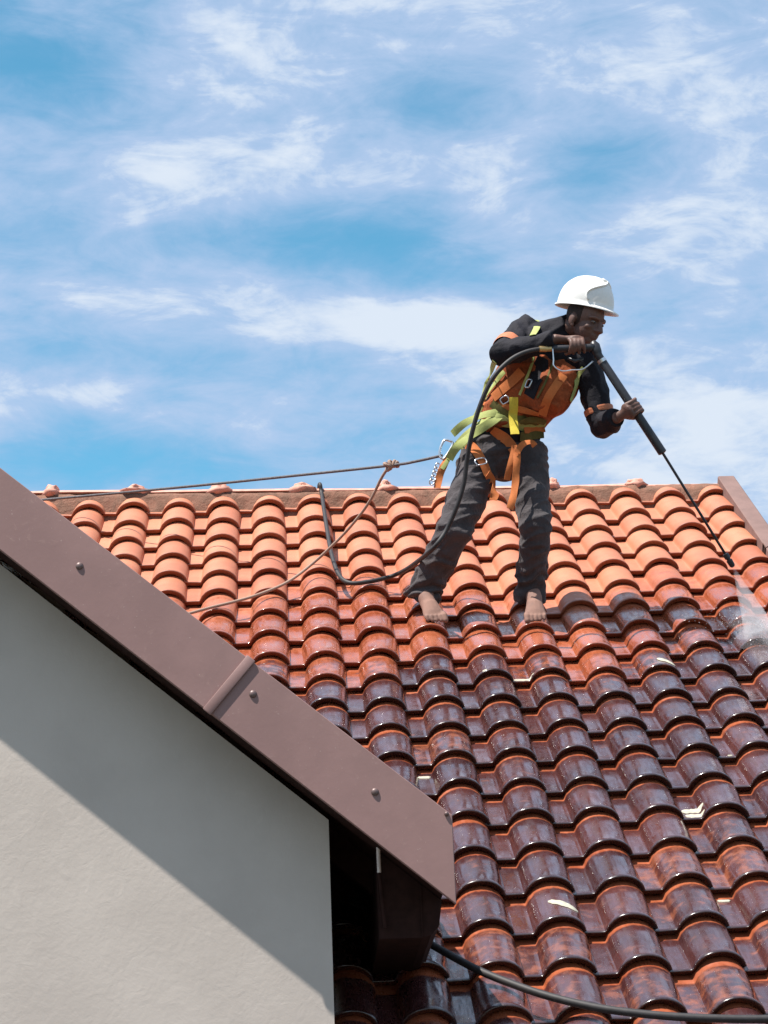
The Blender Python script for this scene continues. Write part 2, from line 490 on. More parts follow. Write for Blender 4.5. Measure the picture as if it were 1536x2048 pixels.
for k in range(len(edges_u) - 1):
    ua, ub = edges_u[k], edges_u[k + 1]
    if ub - ua < 0.2: continue
    bm = bmesh.new(); rr = random.Random(k)
    dz = rr.gauss(0, 0.0025); d2 = rr.gauss(0, 0.003)
    seg = 12
    grid = []
    for t in (0.0, 0.03, 0.5, 0.97, 1.0):
        u = ua + 0.012 + (ub - ua - 0.024) * t
        ring = []
        for outer in (0, 1):
            for a in range(seg + 1):
                an = math.radians(-62 + 124 * a / seg)
                R_ = 0.130 - 0.018 * outer - (0.003 if t in (0.0, 1.0) and not outer else 0)
                ring.append(bm.verts.new(Vector(((u - 7) * W, YR + 0.112 + R_ * math.sin(an), ZR + dz + d2 * (t - .5) + 0.55 * R_ * (math.cos(an) - 1) + 0.003 - 0.0105 * (u - 7) * W)) - tile_root.location + Vector((0, 0, -0.010 * outer))))
        grid.append(ring)
    n1 = seg + 1
    for g in range(len(grid) - 1):
        A, B = grid[g], grid[g + 1]
        for a in range(seg):
            bm.faces.new((A[a], A[a + 1], B[a + 1], B[a])); bm.faces.new((A[n1 + a], B[n1 + a], B[n1 + a + 1], A[n1 + a + 1]))
        bm.faces.new((A[0], B[0], B[n1], A[n1])); bm.faces.new((A[seg], A[n1 + seg], B[n1 + seg], B[seg]))
    for g in (grid[0], grid[-1]):
        for a in range(seg): bm.faces.new((g[a], g[n1 + a], g[n1 + a + 1], g[a + 1]))
    bm_obj('ridge_tile', bm, MAT['ridge'], tile_root, autosharp=40)
for k, u in enumerate(joints):
    bm = bmesh.new()
    bmesh.ops.create_icosphere(bm, subdivisions=3, radius=1.0)
    rr = random.Random(k + 50); sx, sz = rr.uniform(.032, .052), rr.uniform(.028, .040)
    for v in bm.verts:
        c = v.co.copy()
        d = 1 + 0.34 * noise.fractal(c * 1.7 + Vector((k * 3.3, 0, 0)), 1.0, 2.0, 3)
        spread = 1.9 if c.z < -0.1 else 1.15
        dn = max(0.0, -c.z)
        v.co = Vector((c.x * sx * d * spread, c.y * 0.10 * d - 0.035 * dn, c.z * sz * d * (1 + 0.8 * dn))) + Vector(((u - 7) * W, YR + 0.075, ZR - 0.010 - 0.0105 * (u - 7) * W)) - tile_root.location
    bm_obj('mortar_joint', bm, MAT['ridge'], tile_root)

# verge board along the right edge
MAT['fibre'] = simple_mat('verge_fibre_cement', (0.17, 0.100, 0.086), 0.8, 0.12, 9, 0.25, 0.002)
bm = bmesh.new()
def verge_piece(name, va, vb, lift):
    bm = bmesh.new()
    prof = [(14.17, -0.10), (14.17, 0.020 + lift), (14.195, 0.025 + lift), (14.525, 0.025 + lift), (14.55, 0.020 + lift), (14.55, -0.22)]
    A = [bm.verts.new(roof(u, va, h) - tile_root.location) for u, h in prof]
    B = [bm.verts.new(roof(u, vb, h) - tile_root.location) for u, h in prof]
    n = len(prof)
    bm.faces.new(A); bm.faces.new(B[::-1])
    for k in range(n): bm.faces.new((A[k], B[k], B[(k + 1) % n], A[(k + 1) % n]))
    return bm_obj(name, bm, MAT['fibre'], tile_root, smooth=False)
verge_piece('verge_board', -0.62, 3.62, 0.0)
verge_piece('verge_board', 3.65, 24, 0.0)
vb_strip = verge_piece('verge_joint_strip', 3.50, 3.78, 0.006)

# far slope of the roof, walls under it and the ground: never in view, but they stand there
MAT['wall'] = None
def plaster_material(name, c0, c1):
    mt, nt, N, L, b = new_mat(name)
    p = npos(nt)
    a = nnoise(nt, p, 3.0, 4, 0.55); c = nnoise(nt, p, 60, 5, 0.6); g = nnoise(nt, p, 17, 4, 0.6, 1.0)
    col = nmix(nt, nrange(nt, a, 0.3, 0.7), c0, c1)
    col = nmix(nt, nmath(nt, 'MULTIPLY', nrange(nt, g, 0.6, 0.75), 0.18), col, tuple(k * 1.15 for k in c1))
    L.new(col, b.inputs['Base Color']); b.inputs['Roughness'].default_value = 0.85
    b.inputs['Specular IOR Level'].default_value = 0.3
    n1 = nbump(nt, c, 0.22, 0.003, b); nbump(nt, g, 0.16, 0.006, b, n1)
    return mt
MAT['plaster'] = plaster_material('wall_plaster', (0.44, 0.385, 0.345), (0.495, 0.435, 0.39))
GZ = -6.2
bm = bmesh.new()
pk = roof(0, RV - 0.35, 0) - Vector((0, 0, 0.10))
far = [Vector((roof(-2.8, 0).x, pk.y, pk.z - .05)), Vector((roof(14.55, 0).x, pk.y, pk.z - .05)), Vector((roof(14.55, 0).x, pk.y + 5.0, pk.z - 0.05 - 5.0 * SP / CP)), Vector((roof(-2.8, 0).x, pk.y + 5.0, pk.z - 0.05 - 5.0 * SP / CP))]
f = bm.faces.new([bm.verts.new(p - tile_root.location) for p in far])
r = bmesh.ops.extrude_face_region(bm, geom=[f])
bmesh.ops.translate(bm, verts=[x for x in r['geom'] if isinstance(x, bmesh.types.BMVert)], vec=(0, 0, -0.12))
fo = bm_obj('far_slope', bm, MAT['deck'], tile_root, smooth=False)
bm = bmesh.new()
x0, x1 = roof(-2.5, 0).x, roof(14.3, 0).x
e_v = roof(7, 23.2, -.2)
prism(bm, [(e_v.y, GZ), (e_v.y, e_v.z), (pk.y, pk.z - 0.3), (pk.y + 4.7, pk.z - 0.3 - 4.7 * SP / CP), (pk.y + 4.7, GZ)], 'X', x0, x1)
for v in bm.verts: v.co -= tile_root.location
bm_obj('wall', bm, MAT['plaster'], tile_root, smooth=False)

MAT['ground'] = simple_mat('ground', (0.09, 0.085, 0.06), 0.95, 0.35, 1.2, 0.4, 0.02)
g = mesh_obj('ground', [(-900, -900, GZ - .004), (900, -900, GZ - .004), (900, 900, GZ - .004), (-900, 900, GZ - .004)], [(0, 1, 2, 3)], MAT['ground'], smooth=False)
tag(g, 'dry ground around the house', 'ground', kind='structure')

# ------------------------------------------------------------------ the wing in front: gable wall, bargeboard, eave
def barge_paint():
    mt, nt, N, L, b = new_mat('bargeboard_paint')
    p = npos(nt)
    a = nnoise(nt, p, 5, 4, 0.55); s = nnoise(nt, p, 120, 3, 0.6); d = nnoise(nt, p, 30, 5, 0.65, 0.6)
    col = nmix(nt, nrange(nt, a, 0.3, 0.7), (0.212, 0.123, 0.114), (0.252, 0.147, 0.136))
    col = nmix(nt, nmath(nt, 'MULTIPLY', nrange(nt, d, 0.60, 0.72), 0.35), col, (0.31, 0.20, 0.175))
    col = nmix(nt, nmath(nt, 'MULTIPLY', nrange(nt, s, 0.70, 0.74), 0.6), col, (0.40, 0.31, 0.28))
    L.new(col, b.inputs['Base Color']); b.inputs['Roughness'].default_value = 0.62
    b.inputs['Specular IOR Level'].default_value = 0.35
    n1 = nbump(nt, d, 0.12, 0.003, b); nbump(nt, s, 0.10, 0.001, b, n1)
    return mt
MAT['barge'] = barge_paint()
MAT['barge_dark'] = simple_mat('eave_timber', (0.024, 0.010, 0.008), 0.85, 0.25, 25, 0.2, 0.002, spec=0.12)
MAT['steel'] = simple_mat('bolt_metal', (0.13, 0.085, 0.08), 0.45, 0.2, 60, 0.1, 0.001, metal=0.3)
YB, YW = -3.07, -2.85                     # front of the board, face of the wall
TP = math.tan(math.radians(39.9))
WP = math.radians(39.9)
def ztop(x): return -0.2804 - TP * (x + 1.4986)
BH = 0.2565                               # upright height of the board
XE = -0.1862                              # plumb cut at the eave
XC = -0.5375                              # corner of the wall
XL = -6.2                                 # the far side of the wing, its ridge midway
XR = -3.1
wing = tag(empty('gable_wing', (XC, YW, GZ), 'pale plastered gable wing with a brown bargeboard in the foreground', 'house'), None)
def wobj(name, bm, mat, parent=None, smooth=False, autosharp=None):
    par = parent or wing
    off = wing.location if par is wing else world_loc(par)
    for v in bm.verts: v.co -= off
    return bm_obj(name, bm, mat, par, smooth, autosharp)
bm = bmesh.new()
def zs(x, d): return ztop(x) - BH - d if x > XR else ztop(2 * XR - x) - BH - d
prism(bm, [(XC, GZ), (XC, zs(XC, -0.004)), (XR, zs(XR, -0.004)), (XL, zs(XL, -0.004)), (XL, GZ)], 'Y', YW, YW + 0.22)
wobj('wall', bm, MAT['plaster'])
bm = bmesh.new()
prism(bm, [(YW + 0.22, GZ), (YW + 0.22, zs(XC, -0.004)), (2.2, zs(XC, -0.004)), (2.2, GZ)], 'X', XC - 0.22, XC)
wobj('side_wall', bm, MAT['plaster'])
# bargeboards: the lower length is lapped by a joint strip on the upper
XJ = -0.800                               # joint at mid-height of the board
def board(xa_top, xb_top, xa_bot, xb_bot, y0, y1, name, lift=0.0):
    bm = bmesh.new()
    prism(bm, [(xa_top, ztop(xa_top) + lift), (xb_top, ztop(xb_top) + lift), (xb_bot, ztop(xb_bot) - BH - lift), (xa_bot, ztop(xa_bot) - BH - lift)], 'Y', y0, y1)
    bmesh.ops.bevel(bm, geom=list(bm.edges), offset=0.002, segments=1, affect='EDGES')
    return wobj(name, bm, MAT['barge'])
hw = BH * math.cos(WP)
def perp(xt):                              # the bottom x of a cut square to the board
    return xt - hw * math.sin(WP) , 0
def sq(xt): 
    # top point (xt, ztop) ; square cut reaches the lower edge here
    return xt - hw * math.sin(WP)
up_board = board(XR, -0.752, XR, sq(-0.752), YB, YB + 0.016, 'bargeboard')
lo_board = board(-0.750, XE, sq(-0.750), XE, YB, YB + 0.016, 'bargeboard')
board(2 * XR - -0.19 + 0, XR - 0.001, XL, XR - 0.001, YB, YB + 0.016, 'bargeboard') if False else None
bm = bmesh.new()
ja, jb = -0.772, -0.742
t_dir = Vector((math.cos(WP), 0, -math.sin(WP))); n_dir = Vector((math.sin(WP), 0, math.cos(WP)))
cj = Vector((-0.757, 0, ztop(-0.757))) - n_dir * (hw * 0.5)
rot = Matrix((t_dir, Vector((0, 1, 0)), n_dir)).transposed()
box(bm, Vector((cj.x, YB - 0.0045, cj.z)), 0.030, 0.009, hw + 0.010, rot, 0.003)
wobj('joint_strip', bm, MAT['barge'], smooth=True, autosharp=35)
# second slope of the gable (outside the frame)
bm = bmesh.new()
prism(bm, [(2 * XR - XE, ztop(XE)), (XR, ztop(XR)), (XR, ztop(XR) - BH), (2 * XR - XE, ztop(XE) - BH)], 'Y', YB, YB + 0.016)
wobj('bargeboard', bm, MAT['barge'])
# coach bolts
def bolt(px, py, par):
    c = at(px, py, YB)
    bm = bmesh.new()
    bmesh.ops.create_uvsphere(bm, u_segments=16, v_segments=8, radius=1.0, matrix=Matrix.Translation((c.x, YB - 0.001, c.z)) @ Matrix.Diagonal((0.0115, 0.0065, 0.0115, 1)))
    wobj('bolt', bm, MAT['steel'], par, smooth=True, autosharp=30)
bolt(159, 1132, up_board); bolt(506, 1388, lo_board); bolt(750, 1584, lo_board); 
bm = bmesh.new()
c = at(893, 1628, YB)
bmesh.ops.create_uvsphere(bm, u_segments=10, v_segments=6, radius=0.007, matrix=Matrix.Translation((c.x, YB - 0.002, c.z)))
wobj('screw', bm, MAT['steel'], lo_board, smooth=True)
# soffit under the verge, in lengths
bm = bmesh.new()
def slab(xa, xb, y0, y1, top, th):
    prism(bm, [(xa, ztop(xa) - top), (xb, ztop(xb) - top), (xb, ztop(xb) - top - th), (xa, ztop(xa) - top - th)], 'Y', y0, y1)
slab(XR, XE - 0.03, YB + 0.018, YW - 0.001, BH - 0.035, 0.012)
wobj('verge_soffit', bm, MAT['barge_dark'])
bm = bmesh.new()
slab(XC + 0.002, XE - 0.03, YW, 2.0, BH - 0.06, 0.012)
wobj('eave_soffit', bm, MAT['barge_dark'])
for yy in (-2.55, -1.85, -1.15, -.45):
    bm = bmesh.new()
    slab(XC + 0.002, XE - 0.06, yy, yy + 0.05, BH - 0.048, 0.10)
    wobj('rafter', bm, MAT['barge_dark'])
# fascia and gutter along the eave
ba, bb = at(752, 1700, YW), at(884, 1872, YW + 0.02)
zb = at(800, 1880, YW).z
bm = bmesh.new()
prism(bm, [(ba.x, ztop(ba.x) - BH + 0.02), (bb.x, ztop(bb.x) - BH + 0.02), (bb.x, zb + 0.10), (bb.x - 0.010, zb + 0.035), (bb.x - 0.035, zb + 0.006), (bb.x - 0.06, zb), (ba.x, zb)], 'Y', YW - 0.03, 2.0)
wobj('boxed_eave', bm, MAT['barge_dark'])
bm = bmesh.new()
prism(bm, [(bb.x - 0.062, ztop(bb.x - .062) - BH + 0.015), (bb.x - 0.058, ztop(bb.x - .058) - BH + 0.015), (bb.x - 0.058, zb + 0.004), (bb.x - 0.062, zb + 0.004)], 'Y', YW - 0.034, YW - 0.029)
wobj('eave_seam', bm, MAT['barge_dark'])
bm = bmesh.new()
sa = at(757, 1700, YW - 0.06)
tube(bm, [(sa.x, YW - 0.05, sa.z + 0.05), (sa.x, YW - 0.05, sa.z - 0.065)], 0.006, 10)  # added pale tube standing in for a slit of light at the eave
MAT['slit_tube'] = simple_mat('eave_light_slit', (0.62, 0.52, 0.48), 0.6)
wobj('slit_tube', bm, MAT['slit_tube'], smooth=True, autosharp=50)
bm = bmesh.new()
tube(bm, [(sa.x, YW - 0.05, sa.z - 0.066), (sa.x + 0.012, YW - 0.045, zb + 0.03)], 0.0055, 10)  # dark length added below the light slit
wobj('slit_tube', bm, MAT['barge_dark'], smooth=True, autosharp=50)
# roof covering of the wing
bm = bmesh.new()
prism(bm, [(XR, ztop(XR) - 0.02), (XE - 0.01, ztop(XE - 0.01) - 0.02), (XE - 0.01, ztop(XE - 0.01) - 0.08), (XR, ztop(XR) - 0.08), (2 * XR - XE, ztop(XE) - 0.08), (2 * XR - XE, ztop(XE) - 0.02)], 'Y', YB + 0.017, 2.6)
wobj('roof_deck', bm, MAT['deck'])
hv, hf = [], []
RW = Matrix((Vector((0, 1, 0)), Vector((-math.cos(WP), 0, math.sin(WP))), Vector((math.sin(WP), 0, math.cos(WP))))).transposed()
nrow = int((XE - XR) / math.cos(WP) / E)
for i in range(nrow + 1):
    for jj in range(0, 23):
        xx = XE - 0.02 - i * E * math.cos(WP)
        p = Vector((xx, YB + 0.20 + jj * W, ztop(xx) + 0.012)) + RW @ Vector((0, 0, 0.0)) - wing.location
        if xx - 0.30 < XR: continue
        b0 = len(hv)
        hv += [p + RW @ Vector(q) for q in v0]; hf += [tuple(b0 + k for k in fc) for fc in f0]
ho = mesh_obj('wing_roof_tiles', hv, hf, MAT['tile_joined'], wing); ho['kind'] = 'stuff'; ho.color = (0.9, .9, .35, 1)
# ------------------------------------------------------------------ the man: body, clothes, harness, helmet
from mathutils.bvhtree import BVHTree
def J(p): return at(*p)
def ellipsoid(bm, c, r, rot=None, seg=20):
    M = Matrix.Translation(c) @ (rot.to_4x4() if rot else Matrix.Identity(4)) @ Matrix.Diagonal((r[0], r[1], r[2], 1))
    bmesh.ops.create_uvsphere(bm, u_segments=seg, v_segments=max(8, seg // 2), radius=1.0, matrix=M)
def remesh(bm, voxel, smooth_it=4, factor=0.5):
    """one continuous skin round everything in bm"""
    me = bpy.data.meshes.new('tmp'); bmesh.ops.recalc_face_normals(bm, faces=bm.faces); bm.to_mesh(me); bm.free()
    o = bpy.data.objects.new('tmp', me); COL.objects.link(o)
    md = o.modifiers.new('r', 'REMESH'); md.mode = 'VOXEL'; md.voxel_size = voxel; md.adaptivity = 0.0
    if smooth_it:
        s = o.modifiers.new('s', 'SMOOTH'); s.factor = factor; s.iterations = smooth_it
    dg = bpy.context.evaluated_depsgraph_get(); dg.update()
    out = bpy.data.meshes.new_from_object(o.evaluated_get(dg))
    bpy.data.objects.remove(o); bpy.data.meshes.remove(me)
    return out
def finish(me, name, mat, parent, disp=None, sm=True):
    if disp:
        vs = [v.co.copy() for v in me.vertices]; ns = [v.normal.copy() for v in me.vertices]
        for k, v in enumerate(me.vertices): v.co = vs[k] + ns[k] * disp(vs[k])
    off = world_loc(parent)
    me.transform(Matrix.Translation(-off))
    me.name = name
    me.materials.clear(); me.materials.append(mat)
    me.polygons.foreach_set('use_smooth', [sm] * len(me.polygons))
    return link(bpy.data.objects.new(name, me), parent)
def pobj(name, bm, mat, parent, smooth=True, autosharp=None):
    off = world_loc(parent)
    for v in bm.verts: v.co -= off
    return bm_obj(name, bm, mat, parent, smooth, autosharp)
def bvh_of(me): return BVHTree.FromPolygons([v.co.copy() for v in me.vertices], [tuple(p.vertices) for p in me.polygons])

def cloth_mat(name, col, rough=0.85, var=0.2, weave=900.0, wrinkle=0.35, sheen=0.0):
    mt, nt, N, L, b = new_mat(name)
    p = npos(nt)
    a = nnoise(nt, p, 12, 4, 0.6, 0.5); f = nnoise(nt, p, 160, 3, 0.6)
    c = nmix(nt, nrange(nt, a, 0.3, 0.7), tuple(k * (1 - var) for k in col), tuple(k * (1 + var) for k in col))
    c = nmix(nt, nmath(nt, 'MULTIPLY', nrange(nt, f, 0.45, 0.7), 0.25), c, tuple(k * 0.6 for k in col))
    L.new(c, b.inputs['Base Color']); b.inputs['Roughness'].default_value = rough
    b.inputs['Specular IOR Level'].default_value = 0.25
    b.inputs['Sheen Weight'].default_value = sheen
    n1 = nbump(nt, nnoise(nt, p, 38, 4, 0.55, 1.2), wrinkle, 0.010, b)
    nbump(nt, nnoise(nt, p, weave, 2, 0.5), 0.2, 0.0012, b, n1)
    return mt
def skin_material():
    mt, nt, N, L, b = new_mat('skin')
    p = npos(nt)
    a = nnoise(nt, p, 16, 4, 0.6); f = nnoise(nt, p, 260, 4, 0.6)
    s = N.new('ShaderNodeSeparateXYZ'); L.new(p, s.inputs[0])
    dust = nmath(nt, 'MULTIPLY', nrange(nt, s.outputs['Z'], 0.50, 0.36), nrange(nt, a, 0.25, 0.6, 0.5, 1.0))     # dusty feet
    c = nmix(nt, nrange(nt, a, 0.3, 0.7), (0.090, 0.042, 0.031), (0.135, 0.066, 0.048))
    c = nmix(nt, nmath(nt, 'MULTIPLY', dust, 0.75), c, (0.27, 0.150, 0.115))
    L.new(c, b.inputs['Base Color'])
    L.new(nmath(nt, 'ADD', 0.58, nmath(nt, 'MULTIPLY', dust, 0.3)), b.inputs['Roughness'])
    b.inputs['Subsurface Weight'].default_value = 0.0
    n1 = nbump(nt, f, 0.25, 0.0015, b); nbump(nt, nnoise(nt, p, 70, 4, 0.6), 0.25, 0.003, b, n1)
    return mt
MAT['skin'] = skin_material()
MAT['jacket'] = cloth_mat('jacket_cloth', (0.011, 0.010, 0.015), 0.8, 0.2)
MAT['trousers'] = cloth_mat('trouser_cloth', (0.056, 0.048, 0.051), 0.88, 0.25, wrinkle=0.6, sheen=0.1)
MAT['vest'] = cloth_mat('vest_cloth', (0.27, 0.066, 0.022), 0.85, 0.4, wrinkle=0.6)
MAT['webbing_orange'] = cloth_mat('orange_webbing', (0.50, 0.150, 0.045), 0.8, 0.12, 1400, 0.1)
MAT['webbing_green'] = cloth_mat('lime_webbing', (0.34, 0.37, 0.125), 0.75, 0.15, 1400, 0.1)
MAT['webbing_olive'] = cloth_mat('olive_webbing', (0.115, 0.10, 0.030), 0.8, 0.2, 1400, 0.1)
MAT['webbing_yellow'] = cloth_mat('yellow_webbing', (0.58, 0.45, 0.05), 0.7, 0.12, 1400, 0.1)
MAT['band'] = cloth_mat('sleeve_band', (0.50, 0.17, 0.085), 0.6, 0.12, 1400, 0.1)
MAT['chrome'] = simple_mat('carabiner_metal', (0.62, 0.63, 0.65), 0.28, 0.08, 60, 0.05, 0.0005, metal=0.9)
MAT['black'] = simple_mat('black_plastic', (0.016, 0.016, 0.020), 0.42, 0.2, 60, 0.1, 0.0008)
MAT['rubber'] = simple_mat('hose_rubber', (0.020, 0.017, 0.018), 0.62, 0.3, 45, 0.2, 0.001)
MAT['white'] = simple_mat('helmet_shell', (0.74, 0.72, 0.69), 0.33, 0.05, 25, 0.03, 0.001)

foot_a, foot_b = roof(7.05, 6.5), roof(9.03, 6.6)
man = tag(empty('person', (foot_a + foot_b) / 2, 'person in white hard hat, orange safety harness and dark overalls stooping barefoot on the tiles', 'person'), None)
hipA, kneeA, ankA = J((966, 912, .30)), J((908, 1062, .21)), roof(7.0, 6.12) + Vector((0.0, 0.0, 0.088))
hipB, kneeB, ankB = J((1056, 905, .30)), J((1072, 1058, .20)), roof(9.02, 6.22) + Vector((0.0, 0.0, 0.088))
pel, wst = J((1008, 893, .30)), J((1022, 845, .26))
rib, cst, ucs, nck = J((1046, 795, .20)), J((1075, 745, .14)), J((1100, 696, .09)), J((1130, 662, .045))
hed = J((1170, 643, -.04))
shA, elA, wrA = J((1050, 660, .11)), J((1004, 707, -.07)), J((1108, 678, -.14))
shB, elB, wrB = J((1172, 722, .07)), J((1206, 853, .11)), J((1236, 834, -.055))
FWD = Vector((0.30, -0.93, -0.20)).normalized()

# --- hands close round what they hold
def grip(bm, c, a, p, R, w, side, span=(62, 300), thumb=True, rf=0.0088):
    """fingers round a bar: axis a through c, palm on side p; side = +1 / -1 chooses the way the fingers turn; w = wrist"""
    a = a.normalized(); p = (p - a * p.dot(a)).normalized(); q = a.cross(p) * side
    palm_c = c + p * (R + 0.015)
    M = Matrix((a, q, p)).transposed()
    ellipsoid(bm, palm_c, (0.042, 0.036, 0.0165), M, 16)
    tube(bm, [w, w.lerp(palm_c, 0.5), palm_c], [(0.022, 0.026), (0.0165, 0.023), (0.018, 0.034)], 12, up=p)
    lens = (0.93, 1.0, 0.96, 0.80)
    for k in range(4):
        o = -0.030 + 0.0205 * k
        pts, rad = [], []
        s0, s1 = span
        e = s0 + (s1 - s0) * lens[k]
        n = 11
        for i in range(n):
            th = math.radians(20 + (e - 20) * i / (n - 1))
            bend = 0.0016 * abs(math.sin(3.0 * math.pi * i / (n - 1)))
            rr = R + rf + bend + (0.010 if i == 0 else 0)
            pts.append(c + a * (o + 0.004 * math.sin(i * 0.5 + k)) + p * (rr * math.cos(th)) + q * (rr * math.sin(th)))
            rad.append(rf * (1.12 - 0.30 * i / (n - 1)) * (1.10 if i in (3, 6) else 1.0))
        tube(bm, pts, rad, 10)
        ellipsoid(bm, pts[-1], (rad[-1],) * 3, None, 10)
    if thumb:
        pts, rad = [], []
        for i in range(8):
            th = math.radians(-25 - 115 * i / 7)
            rr = R + rf * 1.15 + (0.012 if i == 0 else 0)
            pts.append(c + a * (-0.022 - 0.024 * i / 7) + p * (rr * math.cos(th)) + q * (rr * math.sin(th)))
            rad.append(rf * (1.5 - 0.45 * i / 7))
        tube(bm, [palm_c + a * 0.012] + pts, [0.014] + rad, 10)
        ellipsoid(bm, pts[-1], (rad[-1],) * 3, None, 10)

gun_a, gun_b = J((1103, 698, -.145)), J((1188, 695, -.135))           # grip of the trigger gun
lan_0, lan_1, lan_2 = J((1196, 710, -.130)), J((1326, 907, -.045)), J((1453, 1112, .07))
lan_dir = (lan_1 - lan_0).normalized()
handA_c = J((1152, 693, -.140)); handB_c = lan_0.lerp(lan_1, 0.545)
def foot(bm, base, ank, yaw):
    """bare foot lying down the slope; base on the tile under the arch"""
    S = (SA + NA * -0.10).normalized()
    S = Matrix.Rotation(yaw, 3, NA) @ S
    side = S.cross(NA).normalized()
    up = NA
    heel = base - S * 0.092 + up * 0.030
    ball = base + S * 0.052 + up * 0.024
    tube(bm, [heel - S * 0.012, heel + up * 0.004, base + up * 0.034, ball, ball + S * 0.030 - up * 0.006], [(0.026, 0.026), (0.034, 0.032), (0.036, 0.040), (0.026, 0.050), (0.015, 0.050)], 14, up=up)
    tube(bm, [ank + Vector((0, 0, 0.07)), ank, heel + S * 0.03 + up * 0.015, base + up * 0.030 + S * 0.02], [0.040, 0.037, 0.038, 0.030], 14)
    for k in range(5):
        o = (-0.040 + 0.0200 * k)
        ln = (0.046, 0.045, 0.041, 0.036, 0.030)[k]; r = (0.0145, 0.0095, 0.009, 0.0085, 0.008)[k]
        b0 = ball + S * 0.012 + side * o * (1 if yaw >= 0 else -1) + up * 0.002
        tube(bm, [b0, b0 + S * ln * 0.6 + up * 0.003, b0 + S * ln - up * 0.010], [r * 1.05, r, r * 0.9], 10)
        ellipsoid(bm, b0 + S * ln - up * 0.010, (r * 0.95,) * 3, None, 10)

bm = bmesh.new()
# trunk and limbs under the clothes
tube(bm, [pel - Vector((0, 0, .06)), pel, wst, rib, cst, ucs, nck], [(.05, .08), (.085, .13), (.088, .13), (.095, .14), (.105, .155), (.085, .14), (.055, .06)], 20, up=FWD)
for h, k_, a_ in ((hipA, kneeA, ankA), (hipB, kneeB, ankB)):
    tube(bm, [h, h.lerp(k_, .5), k_, k_.lerp(a_, .35), a_], [.078, .068, .052, .050, .036], 14)
tube(bm, [shA, shA.lerp(elA, .5), elA, elA.lerp(wrA, .4), wrA], [.052, .046, .038, .037, .026], 14)
tube(bm, [shB, shB.lerp(elB, .5), elB, elB.lerp(wrB, .4), wrB], [.052, .046, .038, .037, .026], 14)
tube(bm, [ucs, nck, nck.lerp(hed, .45), hed], [.07, .056, .053, .05], 16)
# head: turned to the right of the picture, bowed
hz = Vector((0.40, -0.40, 1.0)).normalized()          # crown
hf_ = Vector((0.66, -0.64, -0.72)); hf_ = (hf_ - hz * hf_.dot(hz)).normalized()     # face direction
hx = hf_.cross(hz).normalized()
HM = Matrix((hx, hf_, hz)).transposed()
def H(x, y, z): return hed + HM @ Vector((x, y, z))
ellipsoid(bm, H(0, -0.008, 0.030), (0.074, 0.094, 0.088), HM, 28)
ellipsoid(bm, H(0, 0.030, -0.030), (0.060, 0.062, 0.070), HM, 24)
ellipsoid(bm, H(0, 0.052, -0.078), (0.036, 0.036, 0.030), HM, 18)         # chin
ellipsoid(bm, H(0, 0.034, -0.062), (0.052, 0.040, 0.034), HM, 18)         # jaw
tube(bm, [H(0, 0.086, 0.012), H(0, 0.100, -0.012), H(0, 0.108, -0.028), H(0, 0.094, -0.036)], [0.010, 0.013, 0.016, 0.012], 12)   # nose
for s in (-1, 1):
    ellipsoid(bm, H(s * 0.014, 0.094, -0.030), (0.010, 0.011, 0.009), HM, 12)
    ellipsoid(bm, H(s * 0.036, 0.062, -0.022), (0.022, 0.020, 0.018), HM, 14)      # cheek
    tube(bm, [H(s * 0.010, 0.090, 0.022), H(s * 0.032, 0.084, 0.026), H(s * 0.054, 0.064, 0.020)], 0.009, 10)   # brow
    ellipsoid(bm, H(s * 0.076, -0.012, -0.010), (0.011, 0.020, 0.032), HM, 14)     # ear
    ellipsoid(bm, H(s * 0.074, -0.002, -0.036), (0.008, 0.010, 0.012), HM, 10)
tube(bm, [H(-0.024, 0.082, -0.053), H(0, 0.096, -0.051), H(0.024, 0.082, -0.053)], [0.005, 0.0085, 0.005], 10)
tube(bm, [H(-0.022, 0.080, -0.063), H(0, 0.093, -0.064), H(0.022, 0.080, -0.063)], [0.005, 0.0095, 0.005], 10)
grip(bm, handA_c, gun_b - gun_a, Vector((0, 0.25, 0.97)), 0.019, wrA, 1, (60, 235), rf=0.0096)
grip(bm, handB_c, lan_dir * -1, Vector((-0.75, -0.25, -0.60)), 0.021, wrB, 1, (60, 250))
foot(bm, foot_a + NA * 0.0, ankA, 0.22)
foot(bm, foot_b + NA * 0.0, ankB, -0.06)
body_me = remesh(bm, 0.0045, 3, 0.4)
body = finish(body_me, 'body', MAT['skin'], man)
# eyes
for s in (-1, 1):
    bm = bmesh.new(); ellipsoid(bm, H(s * 0.031, 0.077, 0.005), (0.0115, 0.0105, 0.0055), HM, 14)
    pobj('eye', bm, MAT['eye'] if 'eye' in MAT else MAT.setdefault('eye', simple_mat('eye_white', (0.16, 0.13, 0.115), 0.3, 0.02, 20, 0)), body)
    bm = bmesh.new(); ellipsoid(bm, H(s * 0.030, 0.0860, 0.003), (0.0055, 0.0030, 0.0045), HM, 12)
    pobj('iris', bm, MAT['black'], body)
# close-cropped hair below the helmet
bm = bmesh.new()
ellipsoid(bm, H(0, -0.014, 0.028), (0.0775, 0.0905, 0.085), HM, 28)
for v in list(bm.verts):
    l = HM.transposed() @ (v.co - hed)
    if l.y > 0.035 + 0.2 * l.z or l.z < -0.045: v.co = hed + HM @ Vector((l.x * 0.9, min(l.y, 0.03), max(l.z, -0.045)))
pobj('hair', bm, simple_mat('hair', (0.030, 0.017, 0.014), 0.9, 0.2, 200, 0.6, 0.002), man)

